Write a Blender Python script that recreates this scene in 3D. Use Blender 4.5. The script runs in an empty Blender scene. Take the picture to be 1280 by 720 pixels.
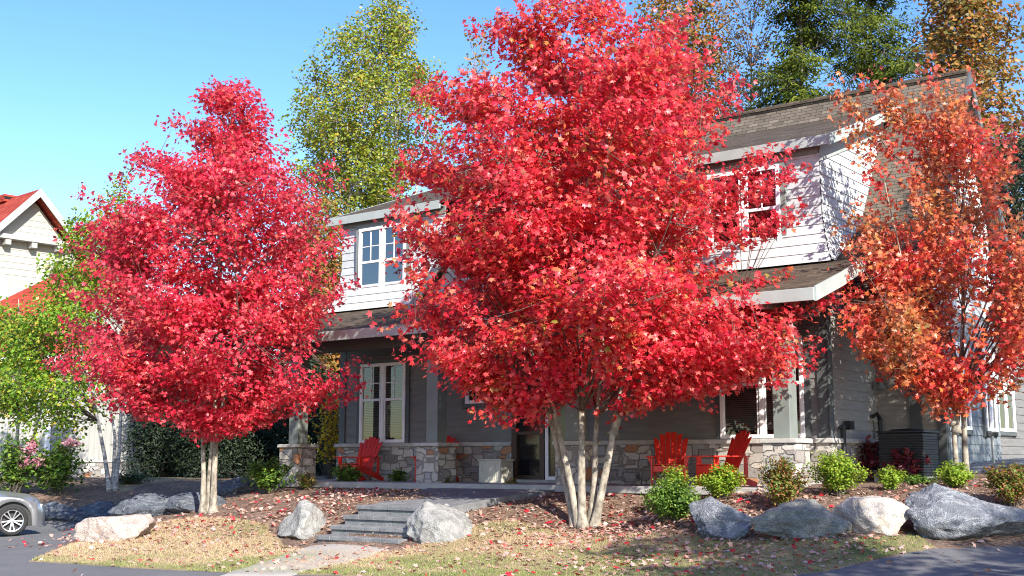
import bpy, math, random
import numpy as np
from mathutils import Vector, Matrix, noise as mnoise
from mathutils.kdtree import KDTree
R = math.radians
rng = np.random.default_rng(7)
random.seed(7)
scene = bpy.context.scene
col = scene.collection

# ------------------------------------------------------------------ helpers
class MB:
    """collects polygons, links them as one mesh object"""
    def __init__(s): s.v = []; s.f = []
    def add(s, vs, fs, M=None):
        n = len(s.v)
        s.v += [tuple(M @ Vector(p)) if M is not None else tuple(p) for p in vs]
        s.f += [tuple(i + n for i in f) for f in fs]
        return s
    def box(s, x0, x1, y0, y1, z0, z1, M=None):
        return s.add([(x0,y0,z0),(x1,y0,z0),(x1,y1,z0),(x0,y1,z0),(x0,y0,z1),(x1,y0,z1),(x1,y1,z1),(x0,y1,z1)],
                     [(0,3,2,1),(4,5,6,7),(0,1,5,4),(1,2,6,5),(2,3,7,6),(3,0,4,7)], M)
    def beam(s, p, q, w, h, up=(0,0,1)):
        """a board from p to q, w wide and h high"""
        p = Vector(p); q = Vector(q); d = (q-p); L = d.length; d.normalize()
        x = d.cross(Vector(up)).normalized(); u = x.cross(d)
        M = Matrix((( x.x,d.x,u.x,p.x),(x.y,d.y,u.y,p.y),(x.z,d.z,u.z,p.z),(0,0,0,1)))
        return s.box(-w/2, w/2, 0, L, -h/2, h/2, M)
    def prism(s, poly, t):
        """flat polygon given a thickness t against its normal"""
        P = [Vector(p) for p in poly]; n = Vector((0,0,0))
        for i in range(len(P)): n += (P[i]-P[0]).cross(P[(i+1)%len(P)]-P[0])
        n.normalize(); m = len(P)
        return s.add(P + [p - n*t for p in P], [tuple(range(m)), tuple(range(2*m-1, m-1, -1))] +
                     [(i, i+m, (i+1)%m+m, (i+1)%m) for i in range(m)])
    def tube(s, pts, rad, n=8, cap=True):
        P = [Vector(p) for p in pts]; k = len(P)
        rad = rad if hasattr(rad, '__len__') else [rad]*k
        base = len(s.v); ref = Vector((.31,.17,1)).normalized()
        for i, p in enumerate(P):
            d = (P[min(i+1,k-1)] - P[max(i-1,0)]).normalized()
            x = d.cross(ref); x = x.normalized() if x.length > 1e-3 else d.orthogonal().normalized()
            y = d.cross(x)
            for j in range(n):
                a = 2*math.pi*j/n; s.v.append(tuple(p + (x*math.cos(a) + y*math.sin(a))*rad[i]))
        for i in range(k-1):
            for j in range(n):
                a = base+i*n+j; b = base+i*n+(j+1)%n; s.f.append((a, b, b+n, a+n))
        if cap:
            s.f.append(tuple(base+j for j in range(n-1,-1,-1))); s.f.append(tuple(base+(k-1)*n+j for j in range(n)))
        return s
    def lathe(s, prof, n=24, M=None):
        vs = []; fs = []; k = len(prof)
        for j in range(n):
            a = 2*math.pi*j/n
            for r, z in prof: vs.append((r*math.cos(a), r*math.sin(a), z))
        for j in range(n):
            for i in range(k-1): fs.append((j*k+i, ((j+1)%n)*k+i, ((j+1)%n)*k+i+1, j*k+i+1))
        return s.add(vs, fs, M)
    def build(s, name, m, parent=None, bevel=0, smooth=False):
        me = bpy.data.meshes.new(name); me.from_pydata(s.v, [], s.f); me.validate(); me.materials.append(m)
        o = bpy.data.objects.new(name, me); col.objects.link(o)
        if parent is not None: o.parent = parent
        if smooth: me.shade_smooth()
        if bevel:
            b = o.modifiers.new('bevel','BEVEL'); b.width = bevel; b.segments = 2; b.limit_method = 'ANGLE'
        return o

def mesh_np(name, V, F, m, parent=None, smooth=False):
    """V (n,3), F (m,k) all with the same corner count"""
    me = bpy.data.meshes.new(name); V = np.asarray(V, np.float32); F = np.asarray(F, np.int32)
    k = F.shape[1]
    me.vertices.add(len(V)); me.vertices.foreach_set('co', V.ravel())
    me.loops.add(F.size); me.loops.foreach_set('vertex_index', F.ravel())
    me.polygons.add(len(F)); me.polygons.foreach_set('loop_start', np.arange(0, F.size, k, dtype=np.int32))
    me.polygons.foreach_set('loop_total', np.full(len(F), k, np.int32))
    me.update(calc_edges=True); me.validate()
    if smooth: me.shade_smooth()
    me.materials.append(m); o = bpy.data.objects.new(name, me); col.objects.link(o)
    if parent is not None: o.parent = parent
    return o

def empty(name, loc=(0,0,0), rz=0):
    o = bpy.data.objects.new(name, None); o.empty_display_size = .2
    o.location = loc; o.rotation_euler = (0,0,rz); col.objects.link(o); return o
def tag(o, label, cat, group=None):
    o['label'] = label; o['category'] = cat
    if group: o['group'] = group
    return o
def kind(o, k): o['kind'] = k; return o

# ------------------------------------------------------------------ materials
def mat(name):
    m = bpy.data.materials.new(name); m.use_nodes = True
    nt = m.node_tree; return m, nt, nt.nodes['Principled BSDF']
def N(nt, t, **kw):
    n = nt.nodes.new(t)
    for k, v in kw.items():
        if hasattr(n, k): setattr(n, k, v)
        else: n.inputs[k].default_value = v
    return n
def ramp(nt, src, stops, interp='LINEAR'):
    r = nt.nodes.new('ShaderNodeValToRGB'); r.color_ramp.interpolation = interp
    e = r.color_ramp.elements
    while len(e) < len(stops): e.new(.5)
    for i, (p, c) in enumerate(stops): e[i].position = p; e[i].color = (*c, 1)
    nt.links.new(src, r.inputs[0]); return r.outputs[0]
def coords(nt, scale=(1,1,1), space='Object'):
    t = nt.nodes.new('ShaderNodeTexCoord'); mp = nt.nodes.new('ShaderNodeMapping')
    mp.inputs['Scale'].default_value = scale; nt.links.new(t.outputs[space], mp.inputs[0]); return mp.outputs[0]
def mixc(nt, fac, a, b, mode='MIX'):
    n = nt.nodes.new('ShaderNodeMix'); n.data_type = 'RGBA'; n.blend_type = mode
    for s, v in ((n.inputs[0], fac), (n.inputs[6], a), (n.inputs[7], b)):
        if hasattr(v, 'is_linked'): nt.links.new(v, s)
        elif isinstance(v, tuple): s.default_value = (*v, 1)
        else: s.default_value = v
    return n.outputs[2]
def bump(nt, p, h, strength=.3, dist=.02):
    b = nt.nodes.new('ShaderNodeBump'); b.inputs['Strength'].default_value = strength; b.inputs['Distance'].default_value = dist
    nt.links.new(h, b.inputs['Height']); nt.links.new(b.outputs[0], p.inputs['Normal'])

def paint(name, c, rough=.6, var=.12, scale=3., grain=(1,1,1), metal=0.):
    m, nt, p = mat(name); co = coords(nt, grain)
    n = N(nt, 'ShaderNodeTexNoise', Scale=scale, Detail=6.); nt.links.new(co, n.inputs[0])
    lo = tuple(x*(1-var) for x in c); hi = tuple(min(1, x*(1+var)) for x in c)
    nt.links.new(ramp(nt, n.outputs[0], [(.3,lo),(.7,hi)]), p.inputs['Base Color'])
    p.inputs['Roughness'].default_value = rough; p.inputs['Metallic'].default_value = metal
    n2 = N(nt, 'ShaderNodeTexNoise', Scale=scale*14, Detail=3.); nt.links.new(co, n2.inputs[0]); bump(nt, p, n2.outputs[0], .15, .004)
    return m

def leaf_mat(name, stops, transl=.35, rough=.5, patch=None, pscale=.5, spec=.5, under=None):
    """each leaf (mesh island) takes its own colour; patch = second set of stops mixed by a noise in the crown"""
    m, nt, p = mat(name); g = N(nt, 'ShaderNodeNewGeometry')
    c = ramp(nt, g.outputs['Random Per Island'], stops)
    if patch:
        c2 = ramp(nt, g.outputs['Random Per Island'], patch)
        n = N(nt, 'ShaderNodeTexNoise', Scale=pscale, Detail=2.); nt.links.new(coords(nt), n.inputs[0])
        f = ramp(nt, n.outputs[0], [(.42,(0,0,0)),(.6,(1,1,1))]); c = mixc(nt, f, c, c2)
    if under:
        bf = N(nt, 'ShaderNodeMath', operation='MULTIPLY'); nt.links.new(g.outputs['Backfacing'], bf.inputs[0]); bf.inputs[1].default_value = under[1]
        c = mixc(nt, bf.outputs[0], c, under[0])
    nt.links.new(c, p.inputs['Base Color']); p.inputs['Roughness'].default_value = rough
    p.inputs['Specular IOR Level'].default_value = spec
    tr = N(nt, 'ShaderNodeBsdfTranslucent'); nt.links.new(mixc(nt, 1., c, (1.,.9,.8), 'MULTIPLY'), tr.inputs[0])
    mx = N(nt, 'ShaderNodeMixShader'); mx.inputs[0].default_value = transl
    nt.links.new(p.outputs[0], mx.inputs[1]); nt.links.new(tr.outputs[0], mx.inputs[2])
    nt.links.new(mx.outputs[0], nt.nodes['Material Output'].inputs[0]); return m

def bark(name, a, b, sc=(8,8,2)):
    m, nt, p = mat(name); co = coords(nt, sc); n = N(nt, 'ShaderNodeTexNoise', Scale=2., Detail=8., Roughness=.65); nt.links.new(co, n.inputs[0])
    nt.links.new(ramp(nt, n.outputs[0], [(.35,a),(.65,b)]), p.inputs['Base Color']); p.inputs['Roughness'].default_value = .85
    bump(nt, p, n.outputs[0], .6, .02); return m

def shingles(name, axis, k, cols, row=.145, w=.32):
    """roof shingles: rows run along the axis, k = 1/sin(slope)"""
    m, nt, p = mat(name); t = N(nt, 'ShaderNodeTexCoord'); sp = N(nt, 'ShaderNodeSeparateXYZ'); nt.links.new(t.outputs['Object'], sp.inputs[0])
    mu = N(nt, 'ShaderNodeMath', operation='MULTIPLY'); nt.links.new(sp.outputs[2], mu.inputs[0]); mu.inputs[1].default_value = k
    cb = N(nt, 'ShaderNodeCombineXYZ'); nt.links.new(sp.outputs[axis], cb.inputs[0]); nt.links.new(mu.outputs[0], cb.inputs[1])
    br = N(nt, 'ShaderNodeTexBrick', **{'Scale':1., 'Mortar Size':.006, 'Mortar Smooth':.3, 'Brick Width':w, 'Row Height':row, 'Bias':0.})
    br.inputs['Color1'].default_value = (0,0,0,1); br.inputs['Color2'].default_value = (1,1,1,1); br.inputs['Mortar'].default_value = (.5,.5,.5,1)
    nt.links.new(cb.outputs[0], br.inputs[0])
    c = ramp(nt, br.outputs[0], [(i/(len(cols)-1), x) for i, x in enumerate(cols)])
    n = N(nt, 'ShaderNodeTexNoise', Scale=9., Detail=8., Roughness=.7); nt.links.new(t.outputs['Object'], n.inputs[0])
    c = mixc(nt, .45, c, ramp(nt, n.outputs[0], [(.3,(.45,.45,.45)),(.7,(1,1,1))]), 'MULTIPLY')
    c = mixc(nt, br.outputs['Fac'], c, (.02,.019,.018)); nt.links.new(c, p.inputs['Base Color']); p.inputs['Roughness'].default_value = .95; p.inputs['Specular IOR Level'].default_value = .12
    # the butt of each course stands proud of the one below
    dv = N(nt, 'ShaderNodeMath', operation='DIVIDE'); nt.links.new(mu.outputs[0], dv.inputs[0]); dv.inputs[1].default_value = row
    fr = N(nt, 'ShaderNodeMath', operation='FRACT'); nt.links.new(dv.outputs[0], fr.inputs[0])
    ad = N(nt, 'ShaderNodeMath', operation='SUBTRACT'); nt.links.new(br.outputs[0], ad.inputs[0]); nt.links.new(fr.outputs[0], ad.inputs[1])
    bump(nt, p, ad.outputs[0], .7, .02); return m

def stone(name, sc=(3.5,3.5,6.2)):
    m, nt, p = mat(name); co = coords(nt, sc)
    nz = N(nt, 'ShaderNodeTexNoise', Scale=1.5, Detail=2.); nt.links.new(co, nz.inputs[0])
    co2 = mixc(nt, .12, co, nz.outputs['Color'])
    v1 = N(nt, 'ShaderNodeTexVoronoi', distance='CHEBYCHEV', feature='F1', Scale=1.); nt.links.new(co2, v1.inputs[0])
    v2 = N(nt, 'ShaderNodeTexVoronoi', distance='CHEBYCHEV', feature='F2', Scale=1.); nt.links.new(co2, v2.inputs[0])
    df = N(nt, 'ShaderNodeMath', operation='SUBTRACT'); nt.links.new(v2.outputs['Distance'], df.inputs[0]); nt.links.new(v1.outputs['Distance'], df.inputs[1])
    edge = ramp(nt, df.outputs[0], [(.02,(0,0,0)),(.09,(1,1,1))])
    sx = N(nt, 'ShaderNodeSeparateColor'); nt.links.new(v1.outputs['Color'], sx.inputs[0])
    c = ramp(nt, sx.outputs[0], [(0,(.34,.31,.28)),(.22,(.5,.46,.4)),(.45,(.6,.55,.47)),(.62,(.42,.41,.4)),(.78,(.66,.62,.55)),(.9,(.5,.24,.13)),(.96,(.54,.5,.43))], 'CONSTANT')
    n = N(nt, 'ShaderNodeTexNoise', Scale=22., Detail=8., Roughness=.7); nt.links.new(coords(nt), n.inputs[0])
    c = mixc(nt, .6, c, ramp(nt, n.outputs[0], [(.3,(.5,.5,.5)),(.7,(1,1,1))]), 'MULTIPLY')
    c = mixc(nt, edge, (.24,.22,.2), c); nt.links.new(c, p.inputs['Base Color']); p.inputs['Roughness'].default_value = .9
    h = mixc(nt, .25, edge, n.outputs[0]); bump(nt, p, h, .9, .03); return m

def rock(name, base, vein, sc=3., vein_amt=.5, spot=None):
    m, nt, p = mat(name); co = coords(nt)
    n = N(nt, 'ShaderNodeTexNoise', Scale=sc*1.4, Detail=10., Roughness=.68, Distortion=.6); nt.links.new(co, n.inputs[0])
    c = ramp(nt, n.outputs[0], [(.28,tuple(x*.45 for x in base)),(.5,base),(.72,tuple(min(1,x*1.5) for x in base))])
    w = N(nt, 'ShaderNodeTexNoise', Scale=sc*.7, Detail=5., Roughness=.6, Distortion=1.2); nt.links.new(coords(nt, (1,1,2.4)), w.inputs[0])
    f = ramp(nt, w.outputs[0], [(.47,(0,0,0)),(.5,(vein_amt,)*3),(.53,(0,0,0))]); c = mixc(nt, f, c, vein)
    n3 = N(nt, 'ShaderNodeTexNoise', Scale=60., Detail=4.); nt.links.new(co, n3.inputs[0])
    c = mixc(nt, .5, c, ramp(nt, n3.outputs[0], [(.35,(.45,.45,.45)),(.6,(1,1,1))]), 'MULTIPLY')
    if spot:
        n4 = N(nt, 'ShaderNodeTexNoise', Scale=4., Detail=6.); nt.links.new(co, n4.inputs[0])
        c = mixc(nt, ramp(nt, n4.outputs[0], [(.55,(0,0,0)),(.66,(.7,.7,.7))]), c, spot)
    nt.links.new(c, p.inputs['Base Color']); p.inputs['Roughness'].default_value = .85
    h = mixc(nt, .4, n.outputs[0], n3.outputs[0]); bump(nt, p, h, 1., .09); return m

def ground_mat(name, stops, sc=1.2, fine=70., fa=.6, bs=.6, bd=.03, extra=None, rough=.95):
    m, nt, p = mat(name); co = coords(nt)
    n = N(nt, 'ShaderNodeTexNoise', Scale=sc, Detail=8., Roughness=.62); nt.links.new(co, n.inputs[0])
    c = ramp(nt, n.outputs[0], stops)
    n2 = N(nt, 'ShaderNodeTexNoise', Scale=fine, Detail=6., Roughness=.75); nt.links.new(co, n2.inputs[0])
    c = mixc(nt, fa, c, ramp(nt, n2.outputs[0], [(.3,(.3,.3,.3)),(.65,(1.25,1.25,1.25))]), 'MULTIPLY')
    if extra:
        v = N(nt, 'ShaderNodeTexVoronoi', Scale=extra[0]); nt.links.new(co, v.inputs[0])
        s = N(nt, 'ShaderNodeSeparateColor'); nt.links.new(v.outputs['Color'], s.inputs[0])
        c = mixc(nt, extra[2], c, ramp(nt, s.outputs[0], extra[1]))
    nt.links.new(c, p.inputs['Base Color']); p.inputs['Roughness'].default_value = rough
    bump(nt, p, n2.outputs[0], bs, bd); return m

def glass_mat(name, tint=(.75,.85,.9), ior=1.9):
    m, nt, p = mat(name); nt.nodes.remove(p)
    t = N(nt, 'ShaderNodeBsdfTransparent'); t.inputs[0].default_value = (*tint,1)
    g = N(nt, 'ShaderNodeBsdfGlossy'); g.inputs['Roughness'].default_value = .02
    f = N(nt, 'ShaderNodeFresnel'); f.inputs[0].default_value = ior
    mx = N(nt, 'ShaderNodeMixShader'); nt.links.new(f.outputs[0], mx.inputs[0]); nt.links.new(t.outputs[0], mx.inputs[1]); nt.links.new(g.outputs[0], mx.inputs[2])
    nt.links.new(mx.outputs[0], nt.nodes['Material Output'].inputs[0]); return m

M = {}
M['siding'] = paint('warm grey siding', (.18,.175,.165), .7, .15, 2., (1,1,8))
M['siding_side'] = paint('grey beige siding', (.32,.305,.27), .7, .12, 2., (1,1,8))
M['upper'] = paint('pale grey shingle siding', (.5,.525,.52), .75, .1, 5., (2,2,1))
M['trim'] = paint('grey green trim', (.2,.225,.205), .6, .12, 2.)
M['trim_dark'] = paint('dark slate trim', (.09,.1,.1), .6, .12, 2.)
M['fascia'] = paint('pale grey green fascia', (.36,.4,.37), .6, .1, 2.)
M['white'] = paint('white window paint', (.86,.86,.86), .45, .04, 4.)
M['batten'] = paint('pale board and batten', (.5,.52,.48), .65, .1, 3., (3,3,1))
M['soffit'] = paint('soffit', (.12,.12,.11), .8, .1, 3.)
SH = [(.115,.093,.07),(.15,.122,.093),(.19,.158,.12),(.135,.11,.085),(.225,.186,.14)]
M['roof_steep'] = shingles('roof shingles steep', 0, 1.19, SH, .1, .26)
M['roof_low'] = shingles('roof shingles low', 0, 2.9, [(c[0]*.68,c[1]*.64,c[2]*.6) for c in SH], .15, .33)
M['roof_cross'] = shingles('roof shingles cross', 1, 1.34, SH, .1, .26)
M['stone'] = stone('field stone'); M['cap'] = paint('stone cap', (.46,.44,.4), .85, .2, 6.)
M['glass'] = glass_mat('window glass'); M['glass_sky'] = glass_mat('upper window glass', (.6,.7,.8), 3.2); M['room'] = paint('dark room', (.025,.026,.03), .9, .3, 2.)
M['blind'] = paint('blind', (.3,.34,.38), .6, .08, 2.); M['blind_tan'] = paint('tan blind', (.34,.32,.27), .6, .08, 2.)
M['brown'] = paint('brown door paint', (.07,.04,.025), .5, .2, 3.)
M['slab'] = ground_mat('porch concrete', [(.3,(.33,.32,.3)),(.7,(.46,.45,.42))], 2., 60., .4, .3, .01)
M['path'] = ground_mat('path concrete', [(.3,(.36,.33,.28)),(.7,(.47,.43,.37))], 1.5, 80., .45, .3, .01)
M['step'] = ground_mat('grey paver block', [(.3,(.14,.145,.15)),(.7,(.26,.262,.26))], 4., 45., .6, .6, .02)
M['red'] = paint('red chair paint', (.62,.025,.012), .4, .1, 6.)
M['metal_black'] = paint('black metal', (.015,.015,.016), .5, .2, 8.)
M['bark_maple'] = bark('grey tan bark', (.11,.095,.07), (.44,.39,.31), (5,5,3))
M['bark_dark'] = bark('dark bark', (.05,.042,.035), (.16,.135,.11))
M['bark_birch'] = bark('birch bark', (.12,.11,.1), (.62,.59,.54), (3,3,9))
M['twig'] = bark('reddish brown twig bark', (.07,.05,.04), (.17,.12,.095))
M['bark_bare'] = bark('bare grey branches', (.16,.14,.13), (.3,.27,.24))

# ------------------------------------------------------------------ terrain
EYE = 1.6; FOC = 1515.
O = np.array([-1.62, 25.8, 1.05]); DA = np.array([.79566,-.60574,0.]); DB = np.array([.60574,.79566,0.])
HROT = math.atan2(-.60574, .79566)
def H(a, b, z=0.): return tuple(O + DA*a + DB*b + np.array([0,0,z]))
ctl = [(-12,10,0),(0,10,0),(12,10,.15),(-6,16.8,0),(-3.9,16.9,.02),(0,16.5,.06),(4.3,16.2,.15),(6.5,14.5,.26),(5.76,16.6,.38),(7.1,16.9,.42),(12,17,.6),
       (-7.6,19.4,0),(-8.4,24,.03),(-10.9,27,-.05),(-14,27,-.05),(-25,27,-.05),(-9.6,29.6,.05),(-14,30.2,.1),(-9.9,32,.65),(-12.5,33,.75),(-16,33,.8),(-8.3,31,.6),
       (-6.4,25.4,.5),(-7.6,23,.14),(-5,21,.12),(-5.6,23.2,.3),(-4.3,22.5,.28),(-3.6,21.6,.14),(-3.2,20.3,.12),(-2.1,19.8,.12),(-3.2,18.5,.06),
       (-2.9,22.6,.72),(-4.2,24.2,.75),(-1.0,21.3,.62),(-.2,22.3,.8),(1.25,21.2,.42),(0,18.6,.16),(1,19.9,.27),(.2,20.4,.35),(-1,19.5,.2),(2.6,22,.9),
       (3.2,18.6,.42),(2.6,19.7,.58),(2.4,18.0,.22),(4.0,17.3,.34),(3.55,20.4,.93),(4.33,19.6,.76),(4.6,17.5,.5),(5.3,17.2,.5),(6.6,17.3,.5),(5.37,20,1.02),(7.45,20.4,1.15),(7.8,19,.9),(6.4,20.3,1.08),(9,20,1.1),(11,20,1.2),(14,22,1.4),
       (-20,45,1.0),(-12,41,1.0),(-8,36,1.0),(0,50,1.5),(25,40,1.7),(20,28,1.6),(-30,36,1.),(-40,60,1.)]
ctl += [tuple(np.array(H(a,-.6))+np.array([0,0,dz])) for a,dz in ((-7,-.12),(-5,-.1),(-3,-.1),(-1,-.1),(1,-.1),(3,-.1),(5,-.1),(7,-.08),(8.6,-.02))]
ctl += [tuple(np.array(H(a,b))+np.array([0,0,dz])) for a,b,dz in ((9,2,.1),(9.3,3.4,.22),(10.2,4.5,.42),(10.3,8,.58),(0,4,.0),(-7,3,-.05),(4,10,.3))]
ctl = np.array(ctl, float)
def tps_k(r2): return np.where(r2 > 1e-9, r2*np.log(np.maximum(r2,1e-9)), 0.)
_n = len(ctl); _K = tps_k(((ctl[:,None,:2]-ctl[None,:,:2])**2).sum(-1)) + np.eye(_n)*.25
_P = np.c_[np.ones(_n), ctl[:,:2]]
_A = np.block([[_K,_P],[_P.T,np.zeros((3,3))]]); _w = np.linalg.solve(_A, np.r_[ctl[:,2],0,0,0])
def T(x, y):
    x = np.atleast_1d(np.asarray(x,float)); y = np.atleast_1d(np.asarray(y,float)); sh = np.broadcast(x,y).shape
    x, y = (np.broadcast_to(q,sh).ravel() for q in (x,y)); out = np.empty(x.size)
    for i in range(0, x.size, 20000):
        xs, ys = x[i:i+20000], y[i:i+20000]
        k = tps_k((xs[:,None]-ctl[:,0])**2 + (ys[:,None]-ctl[:,1])**2)
        out[i:i+20000] = k@_w[:_n] + _w[_n] + _w[_n+1]*xs + _w[_n+2]*ys
    far = 1.2/(1+np.exp(-(y-32)/3.)); dist = np.maximum(np.maximum(np.abs(x)-16, y-46), np.maximum(9-y,0))
    w = np.clip(1-dist/10, 0, 1); w = w*w*(3-2*w)
    return (w*np.clip(out,-.15,1.9) + (1-w)*far).reshape(sh)
def Tz(x, y): return float(T(x, y)[0])
TH = math.atan2(215,1500); CF = np.array([0,math.cos(TH),math.sin(TH)]); CU = np.array([0,-math.sin(TH),math.cos(TH)])
def at(u, v):
    """where the line of sight through a point of the photograph meets the ground"""
    r = CF + np.array([1,0,0])*(u-640)/1500 + CU*(360-v)/1500
    t = np.linspace(8, 60, 1500); P = np.array([0,0,EYE]) + t[:,None]*r
    h = P[:,2] - T(P[:,0], P[:,1]); i = np.argmax(h < 0)
    if not (h < 0).any(): i = len(t)-1
    return P[i,0], P[i,1]
def G(u, v):
    x, y = at(u, v); return (x, y, Tz(x, y))

def sd(poly, X, Y):
    """signed distance to a polygon, inside positive"""
    P = np.array(poly, float); d = np.full(X.shape, 1e9); ins = np.zeros(X.shape, bool)
    for i in range(len(P)):
        a = P[i]; b = P[(i+1)%len(P)]; e = b-a
        t = np.clip(((X-a[0])*e[0]+(Y-a[1])*e[1])/(e@e), 0, 1)
        d = np.minimum(d, np.hypot(X-a[0]-t*e[0], Y-a[1]-t*e[1]))
        c = (a[1] > Y) != (b[1] > Y)
        if abs(e[1]) > 1e-9: ins ^= c & (X < e[0]*(Y-a[1])/e[1] + a[0])
    return np.where(ins, d, -d)
def wob(X, Y): return .05*np.sin(2.3*X+1.7*np.sin(1.9*Y)) + .035*np.sin(6.1*Y+2*np.sin(4.7*X)) + .02*np.sin(17*X+11*Y)

xs = np.concatenate([np.linspace(-400,-60,8), np.linspace(-52,-18,14), np.arange(-16,13,.13), np.linspace(15,50,14), np.linspace(60,400,8)])
ys = np.concatenate([np.linspace(-200,-10,8), np.linspace(-6,8,8), np.arange(9,37,.13), np.linspace(39,80,18), np.linspace(100,600,8)])
GX, GY = np.meshgrid(xs, ys); GZ = T(GX, GY)
def sheet(name, Z, keep, m):
    ny, nx = Z.shape; idx = np.arange(nx*ny).reshape(ny,nx)
    q = np.stack([idx[:-1,:-1],idx[:-1,1:],idx[1:,1:],idx[1:,:-1]],-1)
    k = keep[:-1,:-1]|keep[:-1,1:]|keep[1:,1:]|keep[1:,:-1]
    q = q[k]; used, inv = np.unique(q, return_inverse=True)
    V = np.c_[GX.ravel(), GY.ravel(), Z.ravel()][used]
    return kind(mesh_np(name, V, inv.reshape(-1,4), m, smooth=True), 'structure')

M['mulch'] = ground_mat('bark mulch', [(.3,(.15,.095,.062)),(.5,(.27,.175,.115)),(.7,(.42,.29,.2))], 1.6, 38., .75, .9, .06, (26.,[(0,(.07,.035,.025)),(.5,(.2,.11,.07)),(.85,(.4,.28,.2)),(1,(.5,.4,.34))],.45))
M['asphalt'] = ground_mat('asphalt', [(.3,(.125,.125,.125)),(.7,(.17,.168,.162))], .8, 120., .55, .5, .012)
M['lawn'] = ground_mat('dry lawn soil', [(.33,(.16,.17,.06)),(.48,(.33,.25,.13)),(.7,(.44,.32,.19))], .7, 40., .6, .7, .04)
M['gravel'] = ground_mat('grey gravel', [(.3,(.2,.2,.2)),(.7,(.36,.35,.34))], 3., 40., .5, .9, .04, (22.,[(0,(.12,.12,.13)),(.5,(.3,.3,.3)),(1,(.55,.54,.52))],.7))
house_hole = sd([H(-4.4,0)[:2],H(7.9,0)[:2],H(7.9,7.5)[:2],H(-4.4,7.5)[:2]], GX, GY) > .1
sheet('ground', np.where(house_hole, np.minimum(GZ,.7), GZ), np.ones_like(GX,bool), M['mulch'])
front = [at(40,702),at(150,709),at(300,717),at(420,719)]
drive_poly = [(-60,-30),(60,-30),(60,19),(12,17.7),(7.2,16.9),at(1165,686),at(1110,697),at(1060,708),(4.1,16.25),(2.0,16.1),(0,16.25),(-1.6,16.4)] + front[::-1] + [at(60,690),at(105,672),(-8.3,25.2),(-8.4,28.6),(-9.4,30.2),(-14,30.8),(-60,31)]
sdd = sd(drive_poly, GX, GY)
sheet('driveway', GZ + np.clip(sdd*.25, -.05, .008), sdd > -.4, M['asphalt'])
lawn_poly = [at(36,702),at(150,710),at(300,718),at(420,720),(-1.6,16.35),(0,16.2),(2.0,16.05),(4.1,16.2),at(1060,709),at(1110,698),at(1168,685),at(1150,672),at(1050,676),at(900,677),at(820,668),at(740,668),at(640,650),at(575,662),at(500,690),at(390,690),at(345,676),at(330,655),at(280,648),at(235,648),at(160,660),at(108,676)]
sdl = sd(lawn_poly, GX, GY) + wob(GX, GY)
sheet('lawn', GZ + np.clip(sdl*.25, -.05, .022), sdl > -.3, M['lawn'])
back_lawn = [at(150,616),at(330,596),at(260,590),at(150,603)]
sdb = sd(back_lawn, GX, GY) + wob(GX, GY); sheet('lawn', GZ + np.clip(sdb*.25, -.05, .02), sdb > -.3, M['lawn'])
grav = [H(9.5,3.9)[:2],H(9.45,9)[:2],H(11.2,9)[:2],H(11.0,6)[:2],H(10.4,3.6)[:2]]
sdg = sd(grav, GX, GY) + wob(GX, GY); sheet('gravel_strip', GZ + np.clip(sdg*.25, -.05, .02), sdg > -.3, M['gravel'])
# concrete path from the drive to the steps
path_poly = [(-4.05,16.75),(-3.05,16.6),(-2.35,18.6),(-1.98,19.95),(-3.52,21.2)]
sdp = sd(path_poly, GX, GY); fineP = sdp > -.14
sheet('path', GZ + np.clip(sdp*.5, -.06, .034), fineP, M['path'])

# ------------------------------------------------------------------ house
house = empty('lodge_house', tuple(O), HROT)
tag(house, 'large grey lodge with stone porch, shingled dormers and steep brown roof behind the red maples', 'house')
def hb(mb, name, m, parent=house, **k): return mb.build(name, m, parent, **k)
def lap(mb, P, rg, z0, z1, h=.19, t=.018):
    z = z0
    while z < z1 - .01:
        zt = min(z+h, z1); a0, a1 = rg(z); b0, b1 = rg(zt-.001)
        if a1-a0 > .02:
            if b1 < b0: b0 = b1 = (b0+b1)/2
            mb.add([P(a0,z,t),P(a1,z,t),P(b1,zt,.002),P(b0,zt,.002),P(a0,z,0),P(a1,z,0)], [(0,1,2,3),(4,5,1,0)])
        z = zt
Pf = lambda b0: (lambda s, z, o: (s, b0-o, z))      # wall facing the front
Pr = lambda a0: (lambda s, z, o: (a0+o, s, z))      # wall facing right
BW = 1.8; FL = .07
# lower walls
w = MB(); lap(w, Pf(BW), lambda z:(-4.7,8.05), .93, 4.2)
w.box(-4.69,8.04,BW+.01,7.8,-.5,4.2); hb(w, 'wall', M['siding'])
w = MB(); lap(w, Pr(8.05), lambda z:(BW,4.25), .93, 4.3); lap(w, Pf(4.22), lambda z:(8.05,9.41), .1, 3.7)
hb(w, 'wall', M['siding_side'])
BFR = lambda z: 4.22 if z < 5.6 else 4.22+(z-5.6)/1.56
w = MB(); lap(w, Pr(9.41), lambda z:(4.2,7.9), .3, 3.6); w.box(8.05,9.40,4.23,7.9,-.2,3.9); hb(w, 'wall', paint('shade tinted siding', (.2,.225,.235), .7, .12, 2., (1,1,8)))  # the blue shade on this wall is put into its paint colour
w = MB(); lap(w, Pr(9.41), lambda z:(BFR(z),12-BFR(z)), 3.6, 8.5); hb(w, 'gable_wall', M['upper'])
w = MB(); w.box(8.0,9.0,7.9,14,-.2,3.9); lap(w, Pr(9.0), lambda z:(7.9,14), .3, 3.9); hb(w, 'rear_wall', M['siding'])
w = MB(); w.prism([(9.6,7.5,3.7),(9.6,14.3,3.7),(8,14.3,5),(8,7.5,5)], .08); hb(w, 'rear_roof', M['roof_low'])
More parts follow.
